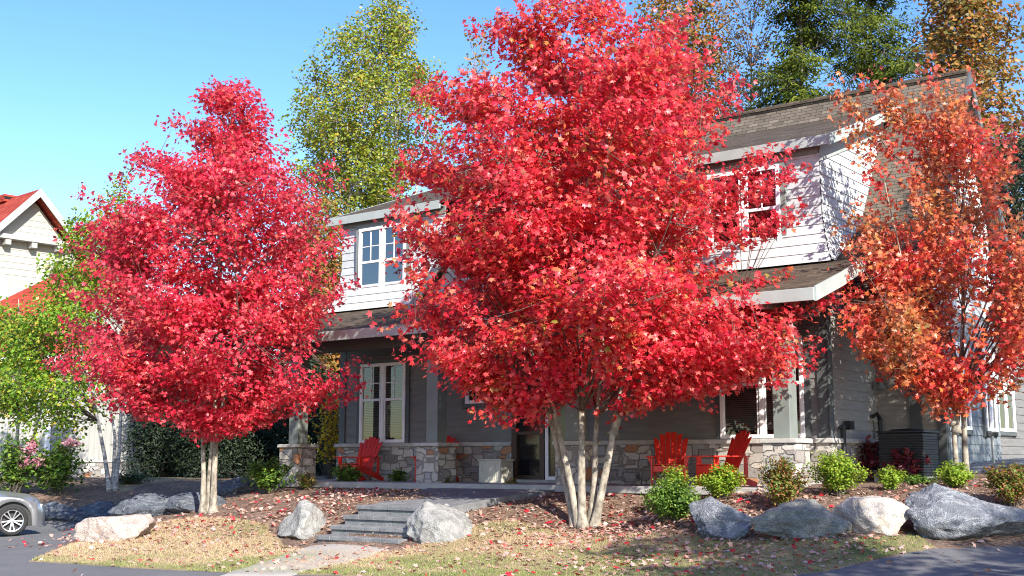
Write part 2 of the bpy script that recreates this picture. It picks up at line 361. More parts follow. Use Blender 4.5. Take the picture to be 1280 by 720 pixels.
# stone wainscot and ledge
w = MB(); w.box(-4.74,.72,BW-.08,BW+.05,-.4,.86); w.box(2.66,8.12,BW-.08,BW+.05,-.4,.86); w.box(8.05,8.12,BW+.05,4.2,-.4,.86); hb(w, 'stone_base', M['stone'])
w = MB(); w.box(-4.8,.72,BW-.13,BW+.02,.862,.95); w.box(2.66,8.17,BW-.13,BW+.02,.862,.95); w.box(8.06,8.17,BW+.02,4.2,.862,.95); hb(w, 'stone_ledge', M['cap'], bevel=.01)
# trims
w = MB()
for a0,a1 in ((-4.72,-4.52),(7.86,8.07)): w.box(a0,a1,BW-.045,BW+.02,.95,4.15)
w.box(8.045,8.09,BW-.045,BW+.16,.95,4.15); w.box(-4.5,7.85,BW-.04,BW,3.05,3.3)
w.box(8.73,8.97,4.17,4.22,.1,3.6); w.box(9.28,9.44,4.165,4.22,.1,3.6); w.box(9.405,9.45,4.225,4.36,.1,3.6)
hb(w, 'corner_board', M['trim_dark'])
# porch floor
w = MB(); w.box(-5.0,8.3,-.42,BW,-.06,.07); w.box(-5.0,8.3,-.30,BW,-.6,-.06); hb(w, 'porch_floor', M['slab'], bevel=.012)
# piers and columns
for i, a0 in enumerate((-4.92,-.57,3.1,7.55)):
    w = MB(); w.box(a0,a0+.62,0,.62,-.55,.84); p = hb(w, 'pier', M['stone'], bevel=.02)
    w = MB(); w.box(a0-.04,a0+.66,-.04,.66,.842,.92); hb(w, 'cap', M['cap'], p, bevel=.012)
    w = MB(); w.box(a0+.15,a0+.47,.15,.47,.92,3.05); w.box(a0+.1,a0+.52,.1,.52,2.95,3.08); hb(w, 'column', M['trim'], bevel=.012)
# porch beam, ceiling
w = MB(); w.box(-5.1,8.5,.14,.48,3.06,3.4); hb(w, 'porch_beam', M['trim_dark'])
w = MB(); w.box(-5.1,8.5,.0,BW,3.42,3.47); hb(w, 'porch_ceiling', M['soffit'])
for a in (-4.61,-.26,3.41,7.86):
    w = MB(); w.box(a-.09,a+.09,-.42,.14,3.15,3.36); hb(w, 'rafter_end', M['trim'], bevel=.01)
# porch roof with its bell cast
prof = [(-.62,3.43),(.6,3.83),(BW,4.28),(2.5,4.6)]
w = MB()
for (b0,z0),(b1,z1) in zip(prof, prof[1:]):
    w.prism([(-5.3,b0,z0),(8.9,b0,z0),(8.9,b1,z1),(-5.3,b1,z1)], .07)
w.prism([(-5.3,2.5,4.6),(8.4,2.5,4.6),(8.4,3.75,5.24),(-5.3,3.75,5.24)], .07)
hb(w, 'porch_roof', M['roof_low'])
w = MB(); w.box(-5.28,8.88,-.66,-.622,3.2,3.42); hb(w, 'gutter', M['fascia'], bevel=.008)
for a in (8.87,-5.32):
    w = MB()
    for (b0,z0),(b1,z1) in zip(prof, prof[1:]):
        w.prism([(a+.045,b0,z0-.24),(a+.045,b1,z1-.24),(a+.045,b1,z1+.012),(a+.045,b0,z0+.012)], .04)
    hb(w, 'rake_board', M['fascia'])
w = MB(); w.prism([(8.07,-.1,3.4),(8.07,2.5,3.4),(8.07,2.5,4.52),(8.07,-.1,3.56)], .05); hb(w, 'porch_gable_end', M['upper']); w = MB(); w.prism([(-4.75,-.1,3.4),(-4.75,2.5,3.4),(-4.75,2.5,4.52),(-4.75,-.1,3.56)], .05); hb(w, 'porch_gable_end', M['upper'])
# main roof
RZ, RB = 8.76, 6.0; S = 1.56
w = MB()
w.prism([(-5.1,3.75,5.25),(9.7,3.75,5.25),(9.7,RB,RZ),(-5.1,RB,RZ)], .12)
w.prism([(9.7,8.4,4.99),(-5.1,8.4,4.99),(-5.1,RB,RZ),(9.7,RB,RZ)], .12)
w.prism([(8.09,3.2,4.45),(9.7,3.2,4.45),(9.7,3.75,5.25),(8.09,3.75,5.25)], .12)
w.prism([(8.09,2.55,3.7),(9.7,2.55,3.7),(9.7,3.2,4.45),(8.09,3.2,4.45)], .12)
hb(w, 'main_roof', M['roof_steep'])
w = MB(); w.box(-5.1,9.7,RB-.12,RB+.12,RZ-.05,RZ+.03); hb(w, 'ridge_cap', M['roof_low'])
w = MB()
for (b0,z0),(b1,z1) in (((2.55,3.7),(3.2,4.45)),((3.2,4.45),(3.75,5.25)),((3.75,5.25),(RB,RZ)),((RB,RZ),(8.4,4.99))):
    w.prism([(9.76,b0,z0-.3),(9.76,b1,z1-.3),(9.76,b1,z1+.015),(9.76,b0,z0+.015)], .05)
hb(w, 'rake_board', M['trim_dark'])
w = MB(); w.box(8.1,9.7,2.5,2.54,3.45,3.68); w.box(8.1,9.7,2.6,4.2,3.42,3.46); hb(w, 'eave_board', M['trim_dark'])
# entry cross gable
GA, GZ0, GZT, GB = 1.57, 4.1, 7.75, 1.2; gs = 1.12
gw = MB(); hw = lambda z: max(0,(GZT-.25-z)/gs)
gw.prism([(GA-hw(4.05),GB,4.05),(GA+hw(4.05),GB,4.05),(GA,GB,GZT-.25)], .1)
for i in range(-10,11):
    a = GA+i*.3; top = GZT-.3-abs(a-GA)*gs
    if top > 4.2: gw.box(a-.025,a+.025,GB-.035,GB+.01,4.08,top)
hb(gw, 'entry_gable', M['batten'])
gw = MB()
for s in (-1,1):
    e = (GA+s*3.55, GZT-3.55*gs)
    q = [(e[0],GB-.25,e[1]),(GA,GB-.25,GZT),(GA,5.45,GZT),(e[0],3.0,e[1])]
    gw.prism(q if s < 0 else q[::-1], .1)
# make both slopes face up
o = hb(gw, 'gable_roof', M['roof_cross'])
gw = MB()
for s in (-1,1):
    e = Vector((GA+s*3.55, GB-.27, GZT-3.55*gs-.12)); t = Vector((GA, GB-.27, GZT-.12)); gw.beam(e, t, .05, .26, (0,1,0)) if False else gw.prism([e+Vector((0,0,-.14)), t+Vector((0,0,-.16)), t+Vector((0,0,.14)), e+Vector((0,0,.14))], .05)
hb(gw, 'gable_rake', M['fascia'])
# dormers
def flare(z): return .24*max(0,(5.5-z)/1.2)**2
def dormer(a0, a1, left_cheek, right_cheek):
    w = MB()
    lap(w, lambda s,z,o:(s, BW-o-flare(z), z), lambda z:(a0-flare(z)*left_cheek, a1+flare(z)*right_cheek), 4.22, 6.42, .19)
    def cheek(z):        # b-range of the cheek at height z, between front and main roof
        top = min(5.6, BW if z < 6.35 else BW+(z-6.35)/.37)
        lo = BW-flare(z) if z < 6.35 else BW+(z-6.35)/.37
        hi = 2.0+(z-4.25)/.45 if z < 4.9 else 3.75+(z-5.24)/S+.1
        return lo, hi
    if right_cheek: lap(w, lambda s,z,o:(a1+o+flare(z), s, z), cheek, 4.25, 7.8, .19)
    if left_cheek: lap(w, lambda s,z,o:(a0-o-flare(z), s, z), cheek, 4.25, 7.8, .19)
    hb(w, 'dormer_wall', M['upper'])
    r = MB(); e0 = a0-.35*left_cheek; e1 = a1+.3*right_cheek
    r.prism([(e0,1.6,6.65),(e1,1.6,6.65),(e1,5.75,8.2),(e0,5.75,8.2)], .06); hb(r, 'dormer_roof', M['roof_low'])
    f = MB(); f.box(e0+.01,e1-.01,1.56,1.598,6.45,6.65)
    if right_cheek: f.prism([(e1+.02,1.56,6.43),(e1+.02,5.6,7.94),(e1+.02,5.6,8.155),(e1+.02,1.56,6.64)], .04); f.prism([(a1+.035,1.78,6.2),(a1+.035,5.3,7.5),(a1+.035,5.3,7.85),(a1+.035,1.78,6.52)], .03)
    if left_cheek: f.prism([(e0+.02,1.56,6.43),(e0+.02,5.6,7.94),(e0+.02,5.6,8.155),(e0+.02,1.56,6.64)], .04)
    hb(f, 'dormer_fascia', M['fascia'])
    f = MB(); f.box(a0,a1,BW-.05,BW,6.36,6.55); f.box(e0+.02,e1-.02,1.6,BW,6.52,6.55); hb(f, 'dormer_frieze', M['trim'])
dormer(-4.75,-1.3,1,0); dormer(4.3,8.05,0,1)
# windows: s = across, n = out of the wall, z up
def window(Mx, w, z0, z1, blind, units=2, split=.46, name='window', grid=(2,2), trim=True):
    fr = MB(); c = .075
    fr.box(0,w,0,.075,z0,z0+c,Mx); fr.box(0,w,0,.075,z1-c,z1,Mx)
    for i in range(units+1):
        x = i*w/units; h = c/2 if 0 < i < units else 0
        fr.box(min(max(x-h-(c if i==units else 0),0),w), min(x+h+(c if i==0 else 0)+ (0.02 if 0<i<units else 0),w), 0, .07, z0+c, z1-c, Mx)
    uw = w/units; zs = z1-(z1-z0)*split
    for i in range(units):
        x0 = i*uw+c*.9; x1 = (i+1)*uw-c*.9+.005
        fr.box(x0,x1,.015,.06,zs-.03,zs+.03,Mx)
        for k in range(1,grid[0]): x = x0+(x1-x0)*k/grid[0]; fr.box(x-.011,x+.011,.018,.05,zs+.03,z1-c,Mx)
        for k in range(1,grid[1]): z = zs+(z1-c-zs)*k/grid[1]; fr.box(x0,x1,.018,.048,z-.011,z+.011,Mx)
        fr.box(x0,x0+.03,.015,.058,z0+c,z1-c,Mx); fr.box(x1-.03,x1,.015,.058,z0+c,z1-c,Mx)
    f = hb(fr, name, M['white'], bevel=.004)
    g = MB(); g.add([(c*.5,.034,z0+.03),(w-c*.5,.034,z0+.03),(w-c*.5,.034,z1-.03),(c*.5,.034,z1-.03)], [(0,1,2,3)], Mx); hb(g, 'pane', M['glass_sky'] if z0 > 4 else M['glass'], f)
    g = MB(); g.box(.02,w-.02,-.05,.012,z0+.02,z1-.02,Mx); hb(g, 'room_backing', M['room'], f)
    if blind:
        b = MB(); z = z0+.16
        while z < z1-.09: b.add([(c,.030,z),(w-c,.030,z),(w-c,.016,z+.03),(c,.016,z+.03)], [(0,1,2,3)], Mx); z += .04
        hb(b, 'blind', blind, f)
    if trim:
        t = MB(); e = .11; t.box(-e,-.002,-.02,.045,z0-e,z1+e,Mx); t.box(w+.002,w+e,-.02,.045,z0-e,z1+e,Mx); t.box(-.001,w+.001,-.02,.045,z1+.002,z1+e,Mx); t.box(-.001,w+.001,-.02,.06,z0-e*.8,z0-.002,Mx)
        hb(t, 'window_trim', M['trim_dark'] if z1 < 4 else M['trim'], f)
def Fm(a, b): return Matrix(((1,0,0,a),(0,-1,0,b-.018),(0,0,1,0),(0,0,0,1)))
def Rm(a, b): return Matrix(((0,1,0,a+.018),(1,0,0,b),(0,0,1,0),(0,0,0,1)))
window(Fm(-3.98,BW), 1.5, .96, 2.88, M['blind_tan'])
window(Fm(5.85,BW), 1.75, .96, 2.88, M['blind_tan'])
window(Fm(-.62,BW), .84, 1.82, 2.7, None, 1, .95, grid=(3,3))
window(Fm(-4.08,BW-.03), 1.58, 4.4, 6.28, M['blind'])
window(Fm(5.7,BW-.03), 1.56, 4.42, 6.24, M['blind'])
window(Rm(9.41,6.72), .78, 1.15, 2.9, None, 2, .46); window(Rm(9.41,4.85), .78, 1.15, 2.9, None, 2, .46)
window(Rm(9.0,9.1), 1.4, 1.2, 2.9, None, 2, .46)
# entry door: brown frame, glazed leaves
w = MB(); w.box(.72,.86,BW-.1,BW,.07,2.55); w.box(1.48,1.6,BW-.09,BW,.07,2.55); w.box(2.52,2.66,BW-.1,BW,.07,2.55); w.box(.86,2.52,BW-.1,BW,2.42,2.55); w.box(.86,1.48,BW-.07,BW,.07,.22); w.box(.86,1.48,BW-.07,BW,1.1,1.17)
d = hb(w, 'entry_door', M['brown'], bevel=.006)
w = MB(); w.box(1.62,1.7,BW-.08,BW,.09,2.42); w.box(2.42,2.5,BW-.08,BW,.09,2.42); w.box(1.7,2.42,BW-.08,BW,2.32,2.42); w.box(1.7,2.42,BW-.08,BW,.09,.2); hb(w, 'storm_door', M['white'], d, bevel=.006)
w = MB(); w.box(.87,2.5,BW-.03,BW-.02,.1,2.42); hb(w, 'pane', paint('dark door glass', (.012,.012,.014), .08, .1, 2.), d)
w = MB(); w.tube([(1.76,BW-.12,1.05),(1.76,BW-.12,1.25)], .013); hb(w, 'handle', M['metal_black'], d)
w = MB(); w.box(.6,2.8,BW-.3,BW,.071,.13); hb(w, 'door_sill', M['slab'])
# services on the side wall
w = MB(); w.tube([(8.15,2.2,.5),(8.15,2.2,1.2)], .05); w.tube([(8.15,2.0,1.15),(8.15,2.7,1.2)], .025); w.box(8.1,8.22,2.4,2.6,1.12,1.28); hb(w, 'pipework', M['metal_black'])
w = MB(); w.tube([(8.2,4.0,.35),(8.2,4.0,1.35),(8.2,3.85,1.45),(8.1,3.85,1.4)], .045); hb(w, 'vent_pipe', M['metal_black'])
w = MB(); w.box(8.07,8.16,4.0,4.14,1.95,2.1); w.lathe([(.03,.12),(.1,-.04),(.0,-.04)], 12, Matrix.Translation((8.22,4.05,2.0))); hb(w, 'wall_lamp', M['trim'])

# ------------------------------------------------------------------ front steps
st = empty('stone_steps', H(0,0,0), HROT); tag(st, 'four grey block steps climbing from the concrete path to the porch walk', 'steps')
for i, z in enumerate((.3,.46,.625,.79)):
    b = -4.64+.33*i; zz = z-1.05; w = MB(); a = 1.25
    k = 0
    while a < 3.2:
        L = min((.36,.45,.4)[(k+i)%3], 3.22-a); w.box(a+.003,a+L-.004,b,b+.42,zz-.075,zz); a += L; k += 1
    tr = w.build('tread', M['step'], st, bevel=.012)
    w = MB(); a = 1.27; k = 0
    while a < 3.2:
        L = min((.4,.33,.42)[(k+i)%3], 3.2-a); w.box(a+.002,a+L-.003,b+.035,b+.4,zz-.3,zz-.077); a += L; k += 1
    w.build('riser', M['step'], st, bevel=.008)
walk = MB()
q = [(1.3,-3.3,-.262),(3.2,-3.3,-.262),(3.2,-1.6,-.1),(3.4,-.43,-.02),(.2,-.43,-.02),(.9,-1.8,-.1)]
walk.prism([H(*p) for p in q], .14)
kind(walk.build('walkway', M['step'], bevel=.01), 'structure')

# ------------------------------------------------------------------ adirondack chairs
def make_chair(label):
    t = empty('adirondack_chair'); tag(t, label, 'chair', 'red wooden chairs on the porch')
    r = M['red']; w = MB()
    for k in range(5):
        y = -.34+k*.108; z = .385-k*.029; w.beam((-.26,y,z), (.26,y,z), .095, .022, (0,.26,1))
    w.box(-.27,.27,-.395,-.372,.26,.37); w.build('seat', r, t, bevel=.005)
    w = MB(); n = 6
    for k in range(n):
        f = (k-(n-1)/2)/((n-1)/2); xb = f*.205; xt = f*.285; L = .86-.15*f*f
        p = Vector((xb,.14,.24)); q = Vector((xt,.14+L*math.sin(R(24)),.24+L*math.cos(R(24))))
        d = (q-p).normalized(); nrm = Vector((0,math.cos(R(24)),-math.sin(R(24)))); s = d.cross(nrm).normalized()
        hbt, ht = .036, .052; g = .02*f; pts = [p-s*hbt, p+s*hbt, q+s*ht-d*g*1.6, q-s*ht+d*g*1.6]
        if f*0 == 0:
            A = [v+nrm*-.011 for v in pts]; B = [v+nrm*.011 for v in pts]
            w.add(A+B, [(0,1,2,3),(7,6,5,4),(0,4,5,1),(1,5,6,2),(2,6,7,3),(3,7,4,0)])
    w.beam((-.3,.31,.56),(.3,.31,.56),.03,.06); w.beam((-.24,.19,.3),(.24,.19,.3),.03,.06)
    w.build('backrest', r, t, bevel=.004)
    for s in (-1,1):
        w = MB(); w.prism([(s*.27,-.45,.56),(s*.42,-.43,.56),(s*.42,-.2,.56),(s*.37,.38,.56),(s*.28,.38,.56)][::s], .024); w.build('armrest', r, t, bevel=.005)
        w = MB(); w.box(s*.315-.016,s*.315+.016,-.37,-.26,0,.534); w.prism([(s*.33,-.33,.535),(s*.33,-.33,.36),(s*.4,-.33,.535)][::s], .022); w.build('front_leg', r, t, bevel=.004)
        w = MB(); w.prism([(s*.29,-.37,.25),(s*.29,-.37,.37),(s*.29,.1,.25),(s*.29,.56,.07),(s*.29,.56,0),(s*.29,.44,0)][::-s], .028); w.build('rear_leg', r, t, bevel=.004)
        w = MB(); w.box(s*.315-.014,s*.315+.014,.27,.35,.1,.534); w.build('rear_post', r, t, bevel=.004)
    return t
def copy_tree(o, label=None):
    c = o.copy(); col.objects.link(c)
    if label: c['label'] = label
    for ch in o.children:
        d = ch.copy(); col.objects.link(d); d.parent = c
        for g in ch.children: e = g.copy(); col.objects.link(e); e.parent = d
    return c
def face(o, loc, fx, fy): o.location = loc; o.rotation_euler = (0,0,math.atan2(fx,-fy))
ch = make_chair('red slatted chair facing the viewer, left of the close pair beside the right pier')
face(ch, H(5.2,.85,.07), -.2, -.95)
c2 = copy_tree(ch, 'red slatted garden chair seen from the side, between its twin and the right stone pier'); face(c2, H(6.35,.8,.07), -.93, -.36)
c3 = copy_tree(ch, 'red slatted chair in front of the tall window at the left porch end'); face(c3, H(-3.2,.95,.07), -.55, -.83)
c4 = copy_tree(ch, 'red slatted garden chair almost hidden behind the middle stone pier'); face(c4, H(-.9,1.05,.07), -.45, -.9)

# porch box
t = empty('storage_box', H(.65,1.25,.07), HROT); tag(t, 'small cream storage box with a lid standing on the porch left of the door', 'box')
cream = paint('cream plastic', (.55,.52,.44), .5, .06, 5.)
w = MB(); w.box(-.3,.3,-.22,.22,0,.46)
for i in range(-4,5): w.box(-.2+(i+4)*.05-.006,-.2+(i+4)*.05+.006,-.228,-.21,.06,.42)
w.box(-.3,-.24,-.232,-.215,0,.46); w.box(.24,.3,-.232,-.215,0,.46); w.build('body', cream, t, bevel=.008)
w = MB(); w.box(-.33,.33,-.25,.25,.462,.5); w.build('lid', cream, t, bevel=.01)
# air conditioner
x, y, z = H(9.0,3.25,.2); t = empty('air_conditioner', (x,y,Tz(x,y)), HROT); tag(t, 'dark square outdoor cooling unit in the corner behind the burgundy shrub', 'air conditioner')
w = MB(); w.box(-.42,.42,-.42,.42,.05,.85)
for i in range(16): w.box(-.44,.44,-.44,.44,.08+i*.047,.1+i*.047)
w.build('casing', M['metal_black'], t, bevel=.01)
w = MB(); w.box(-.45,.45,-.45,.45,.86,.9); w.lathe([(.0,.95),(.3,.93),(.36,.9)], 20); w.build('top_grille', M['metal_black'], t, bevel=.01)
w = MB(); w.box(-.5,.5,-.5,.5,-.1,.05); w.build('pad', M['slab'], t)
# stand pipe by the gravel
x, y, z = H(10.0,5.2); t = empty('stand_pipe', (x,y,Tz(x,y))); tag(t, 'thin grey stand pipe with a black tap rising from gravel beside the shade tinted wall', 'pipe')
w = MB(); w.tube([(0,0,-.1),(0,0,.55)], .03); w.build('pipe', paint('galvanised pipe',(.4,.41,.42),.4,.1,6.,metal=.6), t)
w = MB(); w.box(-.1,.1,-.04,.04,.55,.62); w.tube([(-.06,0,.58),(-.14,0,.5)], .02); w.build('tap', M['metal_black'], t)
def spike(loc, label, h=.28, lean=.05):
    t = empty('garden_spotlight', loc); tag(t, label, 'garden light')
    w = MB(); w.tube([(0,0,-.05),(lean*.4,0,h*.7)], .012); w.build('spike', M['metal_black'], t)
    w = MB(); w.tube([(lean*.4-.03,0,h*.66),(lean*.4-.09,.01,h)], [.03,.04], 10); w.build('lamp_head', M['metal_black'], t)
x, y = at(801,612); spike((x,y,Tz(x,y)), 'small black garden spotlight leaning in the mulch left of the red chair pair')
x, y = at(463,604); spike((x,y,Tz(x,y)), 'small black garden spotlight in the bed below the left porch chair')

# ------------------------------------------------------------------ boulders
def ico(n):
    import bmesh
    bm = bmesh.new(); bmesh.ops.create_icosphere(bm, subdivisions=n, radius=1)
    V = np.array([v.co[:] for v in bm.verts]); F = np.array([[v.index for v in f.verts] for f in bm.faces]); bm.free(); return V, F
IV, IF = ico(6)
def boulder(loc, size, m, label, seed, rz=0., nplanes=11, top=None, group='boulders edging the planting beds', rough=.07):
    r = np.random.default_rng(seed); D = r.normal(size=(nplanes,3)); D /= np.linalg.norm(D,axis=1)[:,None]
    h = r.uniform(.55,.95,nplanes)
    if top is not None: D = np.r_[D, [np.array(top[:3])/np.linalg.norm(top[:3])]]; h = np.r_[h, top[3]]
    q = IV@D.T; rad = np.where(q > .05, h/np.maximum(q,.05), 9.).min(1); rad = np.minimum(rad, 1.12)
    V = IV*rad[:,None]
    V[:,:2] *= (1.12-.34*np.clip(V[:,2:3],-.6,1))
    off = np.array([mnoise.fractal(Vector(p*1.6+seed), 1., 2.1, 6) for p in V]) ; V = V*(1+off[:,None]*rough*1.6)
    rid = np.array([mnoise.ridged_multi_fractal(Vector(p*2.3+seed*2), 1., 2.2, 5, 1., 2.) for p in V]); V = V*(1+(rid[:,None]-1.)*rough*.6)
    V *= np.array(size)/2; V[:,2] -= V[:,2].min(); V[:,2] *= size[2]*1.25/V[:,2].max(); V[:,2] -= size[2]*.25
    o = mesh_np('boulder', V, IF, m)
    o.location = (loc[0],loc[1],loc[2]); o.rotation_euler = (0,0,rz); tag(o, label, 'boulder', group); return o
ROCK = rock('blue grey rock', (.2,.215,.235), (.6,.6,.6), 2.6, .55)
ROCKG = rock('green grey rock', (.26,.26,.23), (.5,.5,.45), 2.2, .3, (.13,.15,.13))
ROCKD = rock('dark slate rock', (.1,.115,.14), (.45,.48,.5), 3., .4)
ROCKP = rock('cream rock', (.62,.55,.47), (.7,.66,.6), 2., .2, (.45,.36,.28))
ROCKPINK = rock('pink granite', (.58,.47,.4), (.7,.6,.52), 3., .3, (.5,.33,.25))
ROCKL = rock('light grey rock', (.36,.355,.33), (.6,.58,.54), 2.4, .3, (.22,.23,.21))
def bl(u, vb, size, m, label, seed, **k):
    x, y, z = G(u, vb); boulder((x, y+size[1]*.35, z-.02), size, m, label, seed, **k)
bl(908,671,(1.2,.9,.62), ROCK, 'blue grey boulder with white veins below the spiky shrubs, leftmost of the right hand row', 11)
bl(1020,671,(1.5,.9,.56), ROCKG, 'low greenish grey boulder between the blue grey boulder and the cream one', 12, rz=.1)
bl(1100,670,(.98,.85,.56), ROCKP, 'pale cream boulder with a flat sunlit top', 24, rz=-.3, top=(0,0,1,.55))
bl(1213,672,(1.75,1.1,.78), ROCK, 'tallest blue grey boulder, peaked, at the edge of the right drive', 14, top=(.55,-.1,1,.5))
bl(376,671,(1.0,.8,.68), ROCKL, 'rounded light grey boulder standing left of the steps', 15)
x, y, z = G(540,676); boulder((x+.2,y+.25,z-.05), (1.08,.8,.68), ROCKL, 'light grey wedge shaped boulder leaning against the right side of the steps', 16, rz=-.25, top=(.55,-.25,1,.42))
bl(556,645,(.34,.3,.24), ROCKL, 'small grey rock on top of the slope above the wedge shaped boulder', 17)
bl(580,648,(.2,.18,.12), ROCKP, 'small pale stone lying in the mulch right of the steps', 18)
bl(143,677,(1.25,.9,.5), ROCKPINK, 'pink granite boulder at the left tip of the lawn', 19, top=(-.1,0,1,.55))
for u, vb, s, l, sdn in ((60,651,(1.7,1.0,.5),'long dark boulder beside the front wheel of the silver car',31),(122,650,(1.7,1.0,.5),'dark veined boulder in the row behind the pink granite boulder',32),
                     (192,646,(1.5,1.0,.54),'smooth slanted dark blue boulder right of the dark veined boulder',33),(240,640,(1.1,.9,.46),'dark boulder directly behind the trunks of the left maple',34),
                     (292,618,(1.2,.9,.5),'flat dark boulder up the bank to the right of the left maple trunks',35)):
    x, y, z = G(u, vb); boulder((x,y+.4,z-.04), s, ROCKD, l, sdn, rz=random.uniform(-.3,.3))

# ------------------------------------------------------------------ leaves
def tmpl_maple():
    pts = [(0,0),(.17,.06),(.5,.1),(.3,.33),(.6,.6),(.24,.58),(0,1.05),(-.24,.58),(-.6,.6),(-.3,.33),(-.5,.1),(-.17,.06)]
    V = [(0,.36,.04)] + [(x, y, -.22*abs(x)-.12*max(0,y-.5)) for x, y in pts]
    n = len(pts); F = [(0, i+1, (i+1)%n+1) for i in range(n)]
    return np.array(V), np.array(F)
def tmpl_ovate(w=.32): 
    return np.array([(0,0,0),(w,.4,-.06),(0,1,-.1),(-w,.4,-.06)]), np.array([(0,1,2),(0,2,3)])
def tmpl_needle(): return np.array([(0,0,0),(.16,.3,0),(.05,1,-.12),(-.05,1,-.12),(-.16,.3,0)]), np.array([(0,1,2),(0,2,3),(0,3,4)])
TM, TO, TN = tmpl_maple(), tmpl_ovate(), tmpl_needle()
def unit(v): return v/np.maximum(np.linalg.norm(v,axis=-1,keepdims=True),1e-9)
def leaves(name, C, Nn, Tt, S_, tm, m, parent=None, r=rng):
    """instantiate the template tm at points C with normals Nn, pointing along Tt, size S_"""
    V0, F0 = tm; n = len(C); Nn = unit(Nn); Tt = unit(Tt - (Tt*Nn).sum(1,keepdims=True)*Nn); X = np.cross(Tt, Nn)
    curl = r.uniform(.4,1.8,n)
    V = C[:,None,:] + S_[:,None,None]*(V0[None,:,0:1]*X[:,None,:] + V0[None,:,1:2]*Tt[:,None,:] + (curl[:,None,None]*V0[None,:,2:3])*Nn[:,None,:])
    F = F0[None] + (np.arange(n)*len(V0))[:,None,None]
    return mesh_np(name, V.reshape(-1,3), F.reshape(-1,F0.shape[1]), m, parent)
def lump(ang, z, seed):
    return np.array([mnoise.noise(Vector((math.cos(a)*1.5+seed, math.sin(a)*1.5, q*.8))) for a, q in zip(ang, z)])

